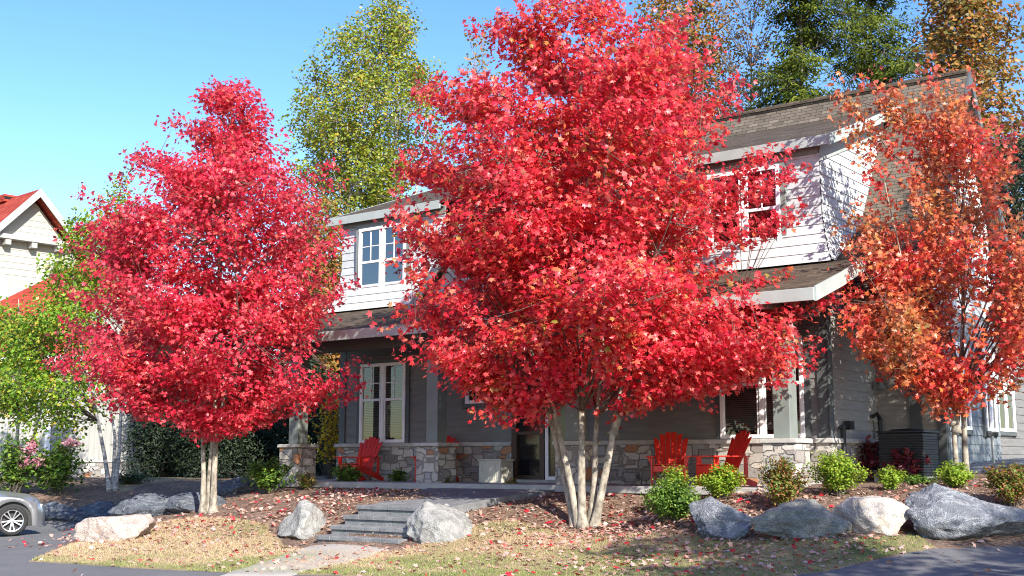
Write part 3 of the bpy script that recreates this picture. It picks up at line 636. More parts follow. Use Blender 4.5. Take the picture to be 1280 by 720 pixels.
def tree(name, label, cat, base, outline, stems, n_spray, n_leaf, leaf, leafm, barkm, size=(.09,.14), group=None, seed=1, skirt=0., twigm=None, sprigs=0, extra=(),
         rise=.5, gap=None, spray=(.5,.22,.07), limbs=40, rpow=.5, depth=.95, up=1., rootr=.08, lumps=.5, twig_r=.006, droop=0., tilt=.55, side_bias=None):
    """outline: (height, left reach, right reach) rows; stems: lists of points relative to the base"""
    r = np.random.default_rng(seed); t = empty(name, base); tag(t, label, cat, group)
    ol = np.array(sorted(outline), float); zz = ol[:,0]
    n_keep = n_spray; n_spray = int(n_spray*(2.2 if gap is not None else 1))
    # heights weighted by the width of the crown there
    zg = np.linspace(zz[0], zz[-1], 200); wd = np.interp(zg,zz,ol[:,1])+np.interp(zg,zz,ol[:,2]); cdf = np.cumsum(wd**1.35); cdf /= cdf[-1]
    z = np.interp(r.random(n_spray), cdf, zg); ang = r.uniform(0, 2*math.pi, n_spray)
    ns_ = int(n_spray*skirt)
    if ns_: z[:ns_] = zg[0] + (zg[-1]-zg[0])*r.uniform(.02,.4,ns_)
    L = np.interp(z,zz,ol[:,1]); Rr = np.interp(z,zz,ol[:,2]); cx = (Rr-L)/2; hw_ = np.maximum((L+Rr)/2, .1); dep = hw_*depth
    Rm_ = 1/np.sqrt((np.cos(ang)/hw_)**2 + (np.sin(ang)/dep)**2)
    lm = lump(ang, z, seed*7.3) + .5*lump(ang*3., z*2.4, seed*3.1); Rm_ = np.maximum(.25, Rm_*(.97 + lumps*np.clip(lm,-.8,.22)) - spray[0]*.45); f = r.random(n_spray)**rpow
    if ns_: f[:ns_] = r.uniform(.45,1.0,ns_)
    P = np.c_[cx+np.cos(ang)*Rm_*f, np.sin(ang)*Rm_*f, z]
    if gap is not None:
        q = np.array([mnoise.noise(Vector((p[0]*gap[1]+seed, p[1]*gap[1], p[2]*gap[1]*gap[2]))) for p in P])
        keep = np.nonzero(q > gap[0])[0]; keep = r.permutation(keep)[:n_keep]; P = P[keep]; z = z[keep]; cx = cx[keep]; n_spray = len(keep)
    # shoots that stand out of the crown, then the long side branches seen in the photograph
    if sprigs:
        rad_ = np.hypot(P[:,0]-cx, P[:,1]); hw2 = (np.interp(P[:,2],zz,ol[:,1])+np.interp(P[:,2],zz,ol[:,2]))/2
        outer = np.nonzero((rad_ > hw2*.62) & (P[:,2] < zz[0]+(zz[-1]-zz[0])*.8))[0]; J = r.choice(outer, sprigs, replace=False); A = []
        for j in J:
            o_ = unit(np.array([P[j,0]-cx[j], P[j,1], 0.])); d_ = unit(o_*r.uniform(.5,1.) + np.array([0,0,rise*r.uniform(.5,1.5)])); ln = r.uniform(.25,.55)
            for q in (1,2): A.append(np.r_[P[j]+d_*ln*q+r.normal(0,.04,3), cx[j]])
        A = np.array(A); lim = (np.interp(A[:,2],zz,ol[:,1])+np.interp(A[:,2],zz,ol[:,2]))/2*1.12+.2; A = A[(np.hypot(A[:,0]-A[:,3],A[:,1]) < lim) & (A[:,2] < zz[-1]+.1)]; P = np.r_[P, A[:,:3]]; cx = np.r_[cx, A[:,3]]
    for p_, q_, c_ in extra:
        f_ = np.linspace(0,1,c_)[:,None]; E_ = np.array(p_)*(1-f_)+np.array(q_)*f_; E_[:,2] += .12*np.sin(f_[:,0]*3.14); E_ += r.normal(0,.09,E_.shape)
        P = np.r_[P, E_]; cx = np.r_[cx, np.zeros(c_)]
    n_spray = len(P)
    # stems, limbs and twigs
    b = MB(); nodes = []
    for s in stems:
        pts = [Vector(p) for p in s]; fine = []
        for i in range(len(pts)-1):
            for k in range(6): 
                q = pts[i].lerp(pts[i+1], k/6); w_ = .03*min(1,q.z/3); fine.append(q+Vector((mnoise.noise(q*1.3)*w_, mnoise.noise(q*1.3+Vector((9,0,0)))*w_, 0)))
        fine.append(pts[-1]); k = len(fine); r0 = rootr*random.uniform(.85,1.1)
        rad = [max(.012, r0*(1-.85*(i/(k-1))**.9)*(1.7 if i == 0 else 1.22 if i == 1 and s[0][2] == 0 else 1)) for i in range(k)]
        b.tube(fine, rad, 9); nodes += [(p, rd) for p, rd in zip(fine, rad) if p.z > min(zz[0]*.95, k*9)]
    trunk = b; b = MB()
    kd = KDTree(len(nodes)); 
    for i, (p, _) in enumerate(nodes): kd.insert(p, i)
    kd.balance(); ends = list(nodes)
    idx = r.choice(n_spray, min(limbs,n_spray), replace=False)
    for i in idx:
        tgt = Vector(P[i]); out = math.hypot(tgt.x,tgt.y); probe = Vector((tgt.x*.25, tgt.y*.25, max(zz[0]+.1, tgt.z-out*min(rise,.8)*1.5-.4)))
        p0, j, _ = kd.find(probe); p0 = Vector(p0); r0 = min(nodes[j][1]*.6, .008+.011*(tgt-p0).length*rootr/.08)
        mid = p0.lerp(tgt,.5) + Vector((0,0,.08*(tgt-p0).length*(1 if rise>0 else -1))); pts = []
        for k in range(7):
            s = k/6; q = p0*(1-s)**2 + mid*2*s*(1-s) + tgt*s*s; q += Vector((mnoise.noise(q*2),mnoise.noise(q*2+Vector((5,5,5))),mnoise.noise(q*2+Vector((9,2,5)))))*.06*math.sin(s*3.14); pts.append(q)
        rad = [max(twig_r,r0*(1-s/6*.8)) for s in range(7)]; b.tube(pts, rad, 6); ends += [(q,rd) for q,rd in zip(pts,rad)][2:]
    kd2 = KDTree(len(ends)); 
    for i, (p,_) in enumerate(ends): kd2.insert(p, i)
    kd2.balance()
    for i in range(n_spray):
        tgt = Vector(P[i]); p0, j, dist = kd2.find(tgt-Vector((0,0,.2)))
        if dist > .12: p0 = Vector(p0); b.tube([p0, p0.lerp(tgt,.5)+Vector((0,0,-.04*dist*max(rise,0))), tgt], [min(twig_r*1.7,ends[j][1]), twig_r, twig_r*.5], 4, False)
    trunk.build('trunk', barkm, t, smooth=True)
    b.build('branches', twigm or barkm, t, smooth=True)
    if n_leaf:
        out = np.c_[P[:,0]-cx*.5, P[:,1], np.zeros(n_spray)]; out = unit(out + r.normal(0,.25,out.shape)*np.array([1,1,0]))
        d = unit(out + np.array([0,0,1.])*np.clip(rise + r.normal(0,.2,n_spray), -.6, 1.6)[:,None])
        side = unit(np.cross(d, np.array([0,0,1.]))); nn = unit(np.cross(side, d))
        m_ = n_spray*n_leaf; I = np.repeat(np.arange(n_spray), n_leaf)
        s = r.random(m_)-.45; lat = r.normal(0,.5,m_)*(1-np.abs(s)*.8); ht = r.normal(0,.5,m_)
        C = P[I] + d[I]*(s*spray[0]*2)[:,None]*.75 + side[I]*(lat*spray[1]*2)[:,None] + nn[I]*(ht*spray[2]*2)[:,None]
        C[:,2] -= droop*np.abs(lat)*.3
        Nn = nn[I]*up*.7 + out[I]*.75 + r.normal(0,tilt,(m_,3)); Tt = d[I]*.7 + side[I]*np.sign(lat)[:,None]*.9 + r.normal(0,.45,(m_,3)) + np.array([0,0,-.45])
        S_ = r.uniform(size[0], size[1], m_)
        leaves('crown', C, Nn, Tt, S_, leaf, leafm, t, r)
    return t
def outline(rows, u0, v0z, pm):
    """rows (v, u_left, u_right) in the photograph -> metres"""
    return [(EYE+(575-v)/pm-v0z, (u0-l)/pm, (r_-u0)/pm) for v, l, r_ in rows]

UND = ((.86,.36,.42), .2)
LM_RED = leaf_mat('crimson maple leaf', [(0,(.4,.01,.035)),(.25,(.66,.02,.06)),(.6,(.84,.045,.09)),(.85,(.88,.11,.14)),(1,(.9,.24,.24))], .47, .36, [(0,(.34,.008,.03)),(.5,(.74,.03,.07)),(.85,(.84,.1,.1)),(1,(.7,.2,.12))], .6, .5, UND)
LM_MID = leaf_mat('scarlet maple leaf', [(0,(.42,.01,.03)),(.25,(.68,.022,.055)),(.6,(.86,.05,.07)),(.88,(.9,.13,.12)),(1,(.9,.26,.22))], .47, .36, [(0,(.36,.01,.025)),(.4,(.76,.04,.05)),(.78,(.84,.11,.07)),(.93,(.6,.25,.08)),(1,(.3,.28,.05))], .55, .5, UND)
LM_ORG = leaf_mat('orange red maple leaf', [(0,(.4,.02,.03)),(.35,(.8,.06,.06)),(.7,(.86,.11,.07)),(1,(.8,.25,.06))], .4, .36, [(0,(.33,.17,.06)),(.35,(.55,.23,.08)),(.6,(.8,.19,.06)),(.8,(.34,.3,.07)),(1,(.84,.11,.06))], .7, .5, ((.74,.44,.36),.25))
x, y = at(728,660); PM = 71.
b2 = (x, y, Tz(x,y)-.03)
z_ = lambda v: EYE+(575-v)/PM-b2[2]; x_ = lambda u: (u-728)/PM
o2 = outline([(520,640,760),(500,600,870),(470,570,960),(440,555,990),(400,518,1030),(370,525,940),(330,500,900),(300,495,905),(250,508,920),(200,515,930),(150,532,925),(100,555,925),(62,590,885),(30,602,810),(0,650,785),(-25,690,760)], 728, b2[2], PM)
stems2 = [[(-.05,0,0),(x_(716),.02,z_(615)),(x_(703),.06,z_(555)),(x_(690),.1,z_(500)),(-1.0,.3,4.6),(-1.5,.5,6.6)],
          [(-.12,.1,0),(x_(708),.25,z_(600)),(x_(694),.4,z_(540)),(-.9,.9,3.4),(-1.6,1.6,5.2)],
          [(.0,-.05,0),(x_(727),-.06,z_(600)),(x_(728),-.05,z_(540)),(x_(727),-.05,z_(490)),(-.1,-.1,5),(.0,.0,7.2),(.1,0,8.6)],
          [(.13,.08,0),(x_(744),.12,z_(600)),(x_(748),.2,z_(520)),(.5,.5,4.4),(.9,.9,6.6)],
          [(.2,-.02,0),(x_(756),-.06,z_(595)),(x_(770),-.1,z_(525)),(x_(777),-.12,z_(490)),(1.2,-.3,4.3),(1.7,-.4,6.8)],
          [(x_(766),-.08,z_(545)),(x_(780),.1,z_(505)),(1.9,.2,3.2),(2.9,.1,3.6)]]
def ex(u0, v0, u1, v1, y0, y1, n): return ((x_(u0),y0,z_(v0)), (x_(u1),y1,z_(v1)), n)
ex2 = [ex(900,270,1005,205,.3,.5,11),ex(900,310,985,285,-.5,-.6,9),ex(900,235,975,185,0,0,8),ex(880,420,1022,392,-.2,-.4,18),ex(900,450,1010,440,.3,.3,12),ex(880,480,985,470,-.6,-.8,10),ex(590,330,508,290,-.4,-.5,9),ex(590,420,530,395,.2,.2,8),ex(640,495,575,462,-.4,-.5,9),ex(660,530,612,522,-.3,-.5,6),
       ex(600,140,528,118,0,0,7),ex(880,130,935,100,.2,.2,6),ex(620,290,510,330,.4,.4,9),ex(850,480,900,492,-.3,-.4,7),ex(600,250,512,215,-.3,-.3,9),ex(815,75,842,5,.1,.1,10),ex(640,60,655,5,.1,.1,6),ex(700,30,715,-20,0,0,8),ex(640,40,610,18,0,0,4)]
tree('maple_tree', 'largest scarlet maple on five pale trunks, in front of the porch centre', 'tree', b2, o2, stems2, 1800, 36, TM, LM_MID, M['bark_maple'], (.062,.125), twigm=M['twig'], skirt=.16, group= 'red maples in front of the house', seed=3, rise=.5, sprigs=110, extra=ex2, spray=(.5,.24,.08), limbs=110, rootr=.085, lumps=.55, rpow=.42, gap=(.02,1.0,1.6))
x, y = at(258,642); PM = 59.6; b1 = (x,y,Tz(x,y)-.03); z_ = lambda v: EYE+(575-v)/PM-b1[2]; x_ = lambda u: (u-258)/PM
o1 = outline([(540,215,295),(522,170,360),(500,125,400),(470,95,415),(440,118,415),(405,120,405),(370,105,405),(340,98,405),(300,112,408),(260,130,405),(220,148,392),(190,172,368),(160,185,355),(130,208,330),(108,228,308),(90,248,290)], 258, b1[2], PM)
stems1 = [[(-.08,0,0),(x_(253),0,z_(600)),(x_(249),.05,z_(540)),(-.5,.1,3.6),(-1.1,.2,5.6)],
          [(.02,.08,0),(x_(259),.1,z_(600)),(x_(262),.1,z_(535)),(.05,.2,4.2),(.05,.1,6.8),(.1,0,8.2)],
          [(.14,0,0),(x_(266),0,z_(600)),(x_(267),0,z_(530)),(.7,-.1,3.8),(1.2,-.2,5.6)]]
ex1 = [ex(130,470,68,462,-.2,-.2,9),ex(150,320,98,296,0,0,7),ex(370,330,408,302,0,0,6),ex(370,500,436,490,-.2,-.3,9),ex(180,200,150,208,0,0,5),ex(370,230,395,212,.1,.1,5),ex(150,430,75,412,.3,.3,9),ex(230,520,135,512,-.2,-.3,10),ex(330,520,410,505,.3,.3,8)]
tree('maple_tree', 'crimson maple on three straight trunks on the left lawn', 'tree', b1, o1, stems1, 1350, 34, TM, LM_RED, M['bark_maple'], (.06,.115), twigm=M['twig'], skirt=.14, group='red maples in front of the house', seed=16, rise=.5, sprigs=80, extra=ex1, spray=(.48,.23,.08), limbs=90, rootr=.08, lumps=.5, rpow=.42, gap=(.02,1.0,1.6))
x, y = at(1197,604); PM = 73.; b3 = (x,y,Tz(x,y)-.03); z_ = lambda v: EYE+(575-v)/PM-b3[2]; x_ = lambda u: (u-1197)/PM
o3 = outline([(505,1160,1260),(475,1120,1300),(440,1085,1320),(400,1085,1335),(360,1085,1335),(310,1105,1335),(260,1120,1335),(200,1125,1320),(150,1122,1275),(115,1115,1235),(80,1130,1215),(65,1180,1205)], 1197, b3[2], PM)
stems3 = [[(0,0,0),(x_(1196),0,z_(550)),(x_(1197),0,z_(510)),(x_(1180),.05,z_(470)),(-.6,.1,3.),(-1.0,.1,5.4)],[(x_(1196),0,z_(530)),(x_(1178),.02,z_(505)),(x_(1165),.05,z_(475)),(-1.0,.2,2.6)],
          [(.02,0,.9),(x_(1206),.02,z_(480)),(.3,.1,3.),(.3,0,5.6),(.1,0,6.9)],[(.22,.15,0),(x_(1213),.15,z_(540)),(x_(1214),.15,z_(480)),(.9,.2,3.2),(1.2,.3,5.)]]
ex3 = [ex(1150,450,1062,415,-.2,-.3,10),ex(1140,400,1058,372,0,0,10),ex(1130,230,1078,140,0,0,8),ex(1130,170,1068,98,.2,.2,8),ex(1140,180,1112,88,-.2,-.2,8),ex(1195,170,1196,70,0,0,9),ex(1215,180,1222,100,0,0,8),ex(1250,260,1285,170,.2,.2,9),ex(1130,340,1062,305,-.3,-.3,8),ex(1170,500,1110,462,-.3,-.4,8),ex(1230,480,1275,440,-.3,-.4,8),ex(1150,300,1092,262,.2,.2,6)]
tree('maple_tree', 'thin orange red and bronze maple at the right corner of the house', 'tree', b3, o3, stems3, 430, 29, TM, LM_ORG, M['bark_maple'], (.065,.115), twigm=M['twig'], skirt=.3, group='red maples in front of the house', seed=9, rise=1.5, sprigs=45, extra=ex3, spray=(.55,.13,.09), limbs=55, gap=(-.0,1.0,.6), rootr=.06, lumps=.75, rpow=.5)

# ------------------------------------------------------------------ shrubs
def shrub(loc, size, m, label, seed, n=1100, dens=1.9, leaf=TO, ls=(.05,.085), group=None, name='shrub', barkm='bark_dark', up=.6, blobs=0):
    small = ls == (.05,.085)
    if small: size = (size[0]*1.12, size[1]*1.12, size[2]*1.16); ls = (.035,.065)
    n = int(n*(dens*1.7 if small else dens if ls[1] < .1 else 1)); r = np.random.default_rng(seed); t = empty(name, loc); tag(t, label, 'shrub', group)
    b = MB(); ns = 40; S3 = np.array(size)/2*np.array([1,1,2]); tips = []
    for i in range(ns):
        a = r.uniform(0,2*math.pi); q = r.uniform(.15,.95); tip = Vector((math.cos(a)*q*S3[0], math.sin(a)*q*S3[1], S3[2]*(math.sqrt(max(.05,1-q*q*.8))*r.uniform(.8,1.12)))); tips.append(tip)
        b.tube([(tip.x*.1,tip.y*.1,-.03),(tip.x*.5,tip.y*.5,tip.z*.6),tip], [.008,.006,.003], 4)
    b.build('stems', M[barkm], t)
    k = np.array(tips); I = r.integers(0,ns,n); f = r.uniform(.3,1.06,n)
    C = k[I]*np.c_[f**1.1,f**1.1,f**.85] + r.normal(0,.055,(n,3))*np.array([1.1,1.1,.9])*np.mean(size)
    C[:,2] = np.maximum(C[:,2], .015); out = unit(C*np.array([1,1,.6])+1e-6)
    leaves('foliage', C, out*.5+np.array([0,0,up])+r.normal(0,.5,(n,3)), out*.5+np.array([0,0,.5])+r.normal(0,.5,(n,3)), r.uniform(ls[0],ls[1],n), leaf, m, t, r)
    if blobs:
        for j in r.choice(len(tips), blobs, replace=False):
            Cb = k[j]*1.08 + np.array([0,-.08,.05]) + r.normal(0,.06,(70,3))
            leaves('flower_head', Cb, r.normal(0,1,Cb.shape), r.normal(0,1,Cb.shape), r.uniform(.06,.1,len(Cb)), TO, M['flower'], t, r)
    return t
M['flower'] = leaf_mat('pink flower', [(0,(.45,.12,.2)),(.6,(.6,.25,.32)),(1,(.65,.42,.4))], .3, .6)
LIME = leaf_mat('lime shrub leaf', [(0,(.14,.26,.02)),(.5,(.28,.44,.035)),(.85,(.42,.54,.06)),(1,(.5,.45,.1))], .45, .6)
GRN = leaf_mat('green shrub leaf', [(0,(.05,.12,.015)),(.6,(.12,.23,.03)),(1,(.26,.38,.05))], .4, .6)
DKG = leaf_mat('dark shrub leaf', [(0,(.02,.05,.015)),(.7,(.05,.1,.025)),(1,(.09,.14,.03))], .3, .45)
RUST = leaf_mat('rusty green leaf', [(0,(.1,.16,.02)),(.5,(.2,.26,.04)),(.8,(.32,.12,.05)),(1,(.4,.16,.06))], .35, .5)
BURG = leaf_mat('burgundy leaf', [(0,(.12,.012,.025)),(.5,(.24,.03,.045)),(.85,(.36,.08,.08)),(1,(.42,.2,.1))], .3, .4)
YEL = leaf_mat('yellow leaf', [(0,(.7,.48,.01)),(.6,(.85,.66,.03)),(.85,(.6,.5,.04)),(1,(.7,.25,.03))], .4, .45)  # colour raised to stand in for sunlight that misses this shrub
def sh(u, vb, size, m, label, seed, **k): x, y, z = G(u, vb); return shrub((x,y,z-.01), size, m, label, seed, **k)
gl = 'low shrubs along the right bed'
sh(840,653,(.95,.85,.56), GRN, 'fullest dark green shrub with a lime top, right of the big maple trunks', 41, n=2600, group=gl)
sh(846,640,(.66,.56,.62), LIME, 'lime green shoots rising behind the fullest dark green shrub', 42, n=1100, group=gl)
sh(902,626,(.74,.66,.46), LIME, 'lime green shrub in front of the side facing red chair', 43, n=1700, group=gl)
sh(978,640,(.76,.66,.68), RUST, 'green shrub with rusty lower leaves before the right stone pier', 44, n=1800, group=gl)
sh(1047,620,(.96,.8,.56), LIME, 'broad lime green shrub right of the right stone pier', 45, n=2300, group=gl)
sh(1115,613,(.55,.5,.3), LIME, 'small lime shrub above the cream boulder', 46, n=900, group=gl)
sh(1193,610,(.6,.55,.33), LIME, 'compact lime shrub at the foot of the orange maple trunk', 47, n=1000, group=gl)
sh(1266,634,(.85,.8,.55), RUST, 'dull green shrub at the right end of the bed beside the tallest boulder', 48, n=1700, group=gl)
sh(1150,606,(.8,.3,.12), GRN, 'low green ground plant between two small lime shrubs', 49, n=350, group=gl)
sh(1085,600,(1.1,.7,.72), BURG, 'burgundy shrub with big drooping leaves, in front of the side wall', 50, n=420, ls=(.1,.19), leaf=tmpl_ovate(.36), group='burgundy shrubs by the side wall')
sh(1135,602,(.9,.6,.55), BURG, 'darker burgundy shrub in front of the cooling unit', 51, n=260, ls=(.1,.18), leaf=tmpl_ovate(.36), group='burgundy shrubs by the side wall')
gl = 'green shrubs along the left porch bed'
sh(335,617,(1.5,.9,.66), GRN, 'wide green shrub at the foot of the left stone pier', 52, n=2200, ls=(.06,.11), group=gl)
sh(432,608,(.8,.6,.46), GRN, 'green shrub in front of the left porch chair', 53, n=1100, ls=(.06,.1), group=gl)
sh(496,608,(.6,.5,.34), GRN, 'small sparse green shrub left of the middle stone pier', 54, n=500, ls=(.06,.1), group=gl)
sh(383,612,(.5,.45,.3), RUST, 'small rusty shrub at the base of the left pier', 55, n=350, group=gl)
sh(640,612,(.35,.25,.18), RUST, 'wilted brown plant stub on the slope left of the big maple', 56, n=110, group='wilted stubs')
sh(560,612,(.3,.25,.2), RUST, 'wilted brown plant stub beside the walk below the middle pier', 57, n=90, group='wilted stubs')
gl = 'pink flowering hydrangeas by the pale wall'
sh(15,622,(2.0,1.3,1.5), GRN, 'pink flowering hydrangea above the silver car', 58, n=1500, ls=(.1,.17), group=gl, blobs=6)
sh(72,620,(1.9,1.3,1.35), GRN, 'pink flowering hydrangea left of the birch trunks', 59, n=1700, ls=(.1,.17), group=gl, blobs=5)
x, y, z = H(-5.9,2.6); shrub((x,y,Tz(x,y)), (1.5,1.3,2.4), YEL, 'yellow shrub, sunlit brightness put into its leaf colour, behind the left end of the porch', 60, n=1100, ls=(.08,.14))
for u, v, s, l, sdn in ((205,597,(2.2,.8,.35),'low dark juniper left of the left maple trunks',61),(235,592,(1.8,.8,.4),'low dark juniper right behind the left maple trunks',62),(165,606,(1.6,.7,.3),'low dark juniper nearest the birch trunks',63)):
    sh(u, v, s, DKG, l, sdn, n=900, leaf=TN, ls=(.06,.12), group='low junipers in the shade')
x, y, z = H(11.6,6.5); shrub((x,y,Tz(x,y)), (1.6,1.4,1.5), DKG, 'dark shrub at the right frame edge beside the gravel', 64, n=1500, ls=(.07,.12))

# ------------------------------------------------------------------ background trees
def simple_out(top, bot, w, bulge=.5, steep=1.):
    rows = []
    for i in range(9):
        f = i/8; rows.append((bot+(top-bot)*f, w*max(.12, math.sin(math.pi*min(1,max(.06,f**bulge)))**steep), w*max(.12, math.sin(math.pi*min(1,max(.06,f**bulge)))**steep)))
    return rows
BIR = leaf_mat('birch leaf', [(0,(.12,.18,.015)),(.5,(.25,.33,.03)),(.82,(.42,.42,.05)),(1,(.54,.34,.05))], .4, .45)
BIRY = leaf_mat('yellowing birch leaf', [(0,(.1,.21,.015)),(.5,(.2,.38,.03)),(.8,(.38,.46,.04)),(1,(.5,.34,.05))], .4, .45)
OAK = leaf_mat('rust oak leaf', [(0,(.12,.13,.025)),(.4,(.24,.18,.04)),(.7,(.4,.2,.04)),(1,(.48,.14,.04))], .35, .5)
HEM = leaf_mat('hemlock needles', [(0,(.03,.05,.008)),(.6,(.075,.105,.012)),(1,(.18,.2,.03))], .2, .85, spec=.08)
CED = leaf_mat('dark cedar foliage', [(0,(.006,.016,.007)),(.7,(.016,.034,.012)),(1,(.04,.065,.02))], .2, .6)
def bx(u, Y): X = (u-640)/FOC*Y; return (X, Y, Tz(X, Y)-.05)
def orow(rows, u0, Y, z0): return outline(rows, u0, z0, 1500./Y)
# tall birch
B = bx(450,46); pm = 1500/46.
ob = orow([(300,355,545),(250,350,552),(200,345,552),(150,352,560),(110,365,552),(70,372,548),(40,395,540),(0,440,522),(-25,460,500)], 450, 46, B[2])
stb = [[(dx*.3,dy,0),(dx*.5,dy,6),(dx,dy,11),(dx*1.3,dy*1.2,15.5)] for dx, dy in ((-1.6,.2),(-.6,-.3),(.3,.3),(1.0,-.2),(2.0,.4))]
tree('birch_tree', 'tall yellow green birch rising behind the left dormer', 'tree', B, ob, stb, 980, 36, TO, BIR, M['bark_birch'], (.1,.17), 'birches in the background', 21, twigm=M['bark_bare'], rise=.7, spray=(.55,.3,.2), limbs=90, gap=(-.1,.7,1.), rootr=.13, lumps=.6, rpow=.5, twig_r=.012)
B = bx(405,42); ob = orow([(470,360,440),(420,350,450),(360,345,450),(300,350,440),(255,370,430)], 405, 42, B[2])
tree('autumn_tree', 'small rust orange tree half hidden between the left maple and the left dormer', 'tree', B, ob, [[(0,0,0),(0,0,4),(.2,0,9)],[(.1,.1,0),(.6,.2,5),(.9,0,9)]], 300, 24, TO, OAK, M['bark_dark'], (.12,.2), 'autumn trees behind the house', 22, rise=.6, spray=(.6,.35,.2), limbs=30, rootr=.12)
B = bx(592,50); ob = orow([(260,560,640),(180,555,640),(100,560,635),(40,570,625),(10,585,610)], 592, 50, B[2])
tree('bare_tree', 'nearly bare grey tree with a few orange leaves left of the big maple crown', 'tree', B, ob, [[(0,0,0),(0,0,8),(.3,0,15)],[(.1,.1,2),(-.8,.2,10),(-1.0,0,15)],[(.1,.1,2),(.9,.2,10),(1.2,0,15)]], 260, 4, TO, OAK, M['bark_bare'], (.14,.2), 'bare trees behind the house', 23, rise=.9, limbs=70, rootr=.11, twig_r=.012)
B = bx(860,48); ob = orow([(230,790,930),(150,785,935),(90,780,940),(40,790,935),(-10,800,920),(-50,830,890)], 860, 48, B[2])
tree('autumn_tree', 'orange and green oak showing above the right shoulder of the big maple', 'tree', B, ob, [[(0,0,0),(0,0,8),(0,0,17)],[(.1,.1,3),(1,.2,10),(1.8,0,16)],[(.1,.1,3),(-1,.2,10),(-1.8,0,16)]], 480, 26, TO, OAK, M['bark_dark'], (.13,.22), 'autumn trees behind the house', 24, rise=.6, spray=(.6,.35,.2), limbs=50, rootr=.16, lumps=.6, twig_r=.012)
B = bx(945,46); ob = orow([(220,880,1010),(140,875,1020),(70,880,1020),(10,890,1010),(-40,910,990)], 945, 46, B[2])
tree('bare_tree', 'thinly leaved branching tree above the roof ridge left of the hemlocks', 'tree', B, ob, [[(0,0,0),(0,0,8),(.3,0,17)],[(.1,.1,3),(-1.2,.2,10),(-1.9,0,16)],[(.1,.1,3),(1.3,.2,10),(2.0,0,16)]], 520, 5, TO, OAK, M['bark_bare'], (.12,.18), 'bare trees behind the house', 25, rise=1., limbs=110, rootr=.13, twig_r=.014)
for u, Y, l, sdn, rows in ((1022,44,'dark green hemlock with a bare pale trunk directly above the right dormer roof',26,[(190,920,1110),(120,915,1110),(70,925,1105),(20,935,1100),(-40,960,1080),(-110,1005,1035)]),
                     (1112,47,'dense dark green hemlock above the right end of the roof ridge',27,[(200,1030,1200),(130,1025,1205),(70,1030,1200),(10,1040,1190),(-50,1065,1160),(-120,1100,1125)])):
    B = bx(u,Y); tree('hemlock_tree', l, 'tree', B, orow(rows,u,Y,B[2]), [[(0,0,0),(.1,0,7),(-.1,0,13),(0,0,20)]], 480, 44, TN, HEM, M['bark_dark'], (.12,.22), 'hemlocks behind the roof', sdn, rise=-.12, gap=(.0,.45,2.4), spray=(.8,.3,.05), limbs=120, rootr=.22, lumps=.9, rpow=.75, twig_r=.012, tilt=.35)
B = bx(1225,40); ob = orow([(330,1180,1300),(260,1165,1320),(190,1160,1325),(120,1160,1325),(60,1160,1320),(0,1165,1310),(-60,1190,1280)], 1225, 40, B[2])
tree('autumn_tree', 'tall bronze oak with dark limbs behind the right maple', 'tree', B, ob, [[(0,0,0),(.2,0,6),(-.2,0,11),(.2,0,17)],[(.1,.1,3),(1,.2,9),(1.8,0,15)],[(.1,.1,4),(-1,.2,9),(-1.4,0,14)]], 560, 30, TO, OAK, M['bark_dark'], (.13,.22), 'autumn trees behind the house', 28, rise=.4, spray=(.6,.35,.2), limbs=60, rootr=.2, lumps=.7, twig_r=.012)
B = bx(1290,38); ob = orow([(540,1250,1360),(430,1240,1360),(320,1240,1350),(230,1250,1340),(170,1270,1320)], 1290, 38, B[2])
tree('cedar_tree', 'dark evergreen filling the right frame edge behind the bronze oak', 'tree', B, ob, [[(0,0,0),(0,0,6),(0,0,11)]], 520, 60, TN, CED, M['bark_dark'], (.09,.17), 'dark evergreens', 29, rise=.1, spray=(.6,.35,.2), limbs=30, rootr=.15, rpow=.35)
# dark cedars behind the left maple
for u, Y, hw, top, l, sdn in ((205,40,48,420,'dark cedar at the right corner of the pale outbuilding',71),(262,38,50,430,'dark cedar right behind the left maple trunks',72),(318,39,48,400,'dark cedar between the left maple trunks and the left stone pier',73),
                        (372,41,46,410,'dark cedar behind the left stone pier',74),(420,43,42,430,'dark cedar beside the left end wall of the lodge',75)):
    B = bx(u,Y); ob = orow([(590,u-hw*.8,u+hw*.8),(540,u-hw,u+hw),(490,u-hw*.9,u+hw*.9),(450,u-hw*.6,u+hw*.6),(top,u-hw*.2,u+hw*.2)], u, Y, B[2])
    tree('cedar_tree', l, 'tree', B, ob, [[(0,0,0),(0,0,2),(0,0,4)]], 420, 60, TN, CED, M['bark_dark'], (.08,.15), 'dark evergreens', sdn, rise=.15, spray=(.5,.32,.2), limbs=20, rootr=.09, rpow=.3)
# birch clump in front of the outbuilding
x, y, z = G(140,614); B = (x,y,z-.05); Yb = y
ob = orow([(535,15,130),(505,-5,140),(470,-15,138),(430,-15,135),(380,5,135),(335,40,130),(295,65,120),(270,80,105)], 110, Yb, B[2]); sx_ = (110-140)/(1515./Yb)
ob = [(a, b_-sx_, c_+sx_) for a, b_, c_ in ob]
tree('birch_tree', 'slender pale trunked birch leaning left in front of the outbuilding', 'tree', B, ob, [[(-.05,0,0),(-.25,0,1.0),(-.6,.0,2.4),(-1.2,.1,4.6),(-1.4,0,6.4)],[(.06,.05,0),(.12,.1,1.2),(.1,.1,2.6),(-.1,.2,4.6),(-.2,0,6.8)],[(0,.1,0),(-.05,.2,1.5),(-.7,.5,4)]], 430, 32, TO, BIRY, M['bark_birch'], (.085,.14), 'birches in the background', 31, twigm=M['bark_dark'], rise=.4, spray=(.45,.26,.16), limbs=40, rootr=.07, rpow=.5, gap=(-.05,1.,1.2))
B = bx(20,36); ob = orow([(520,-30,40),(490,-50,55),(450,-50,50),(420,-40,40),(385,-20,10)], 20, 36, B[2])
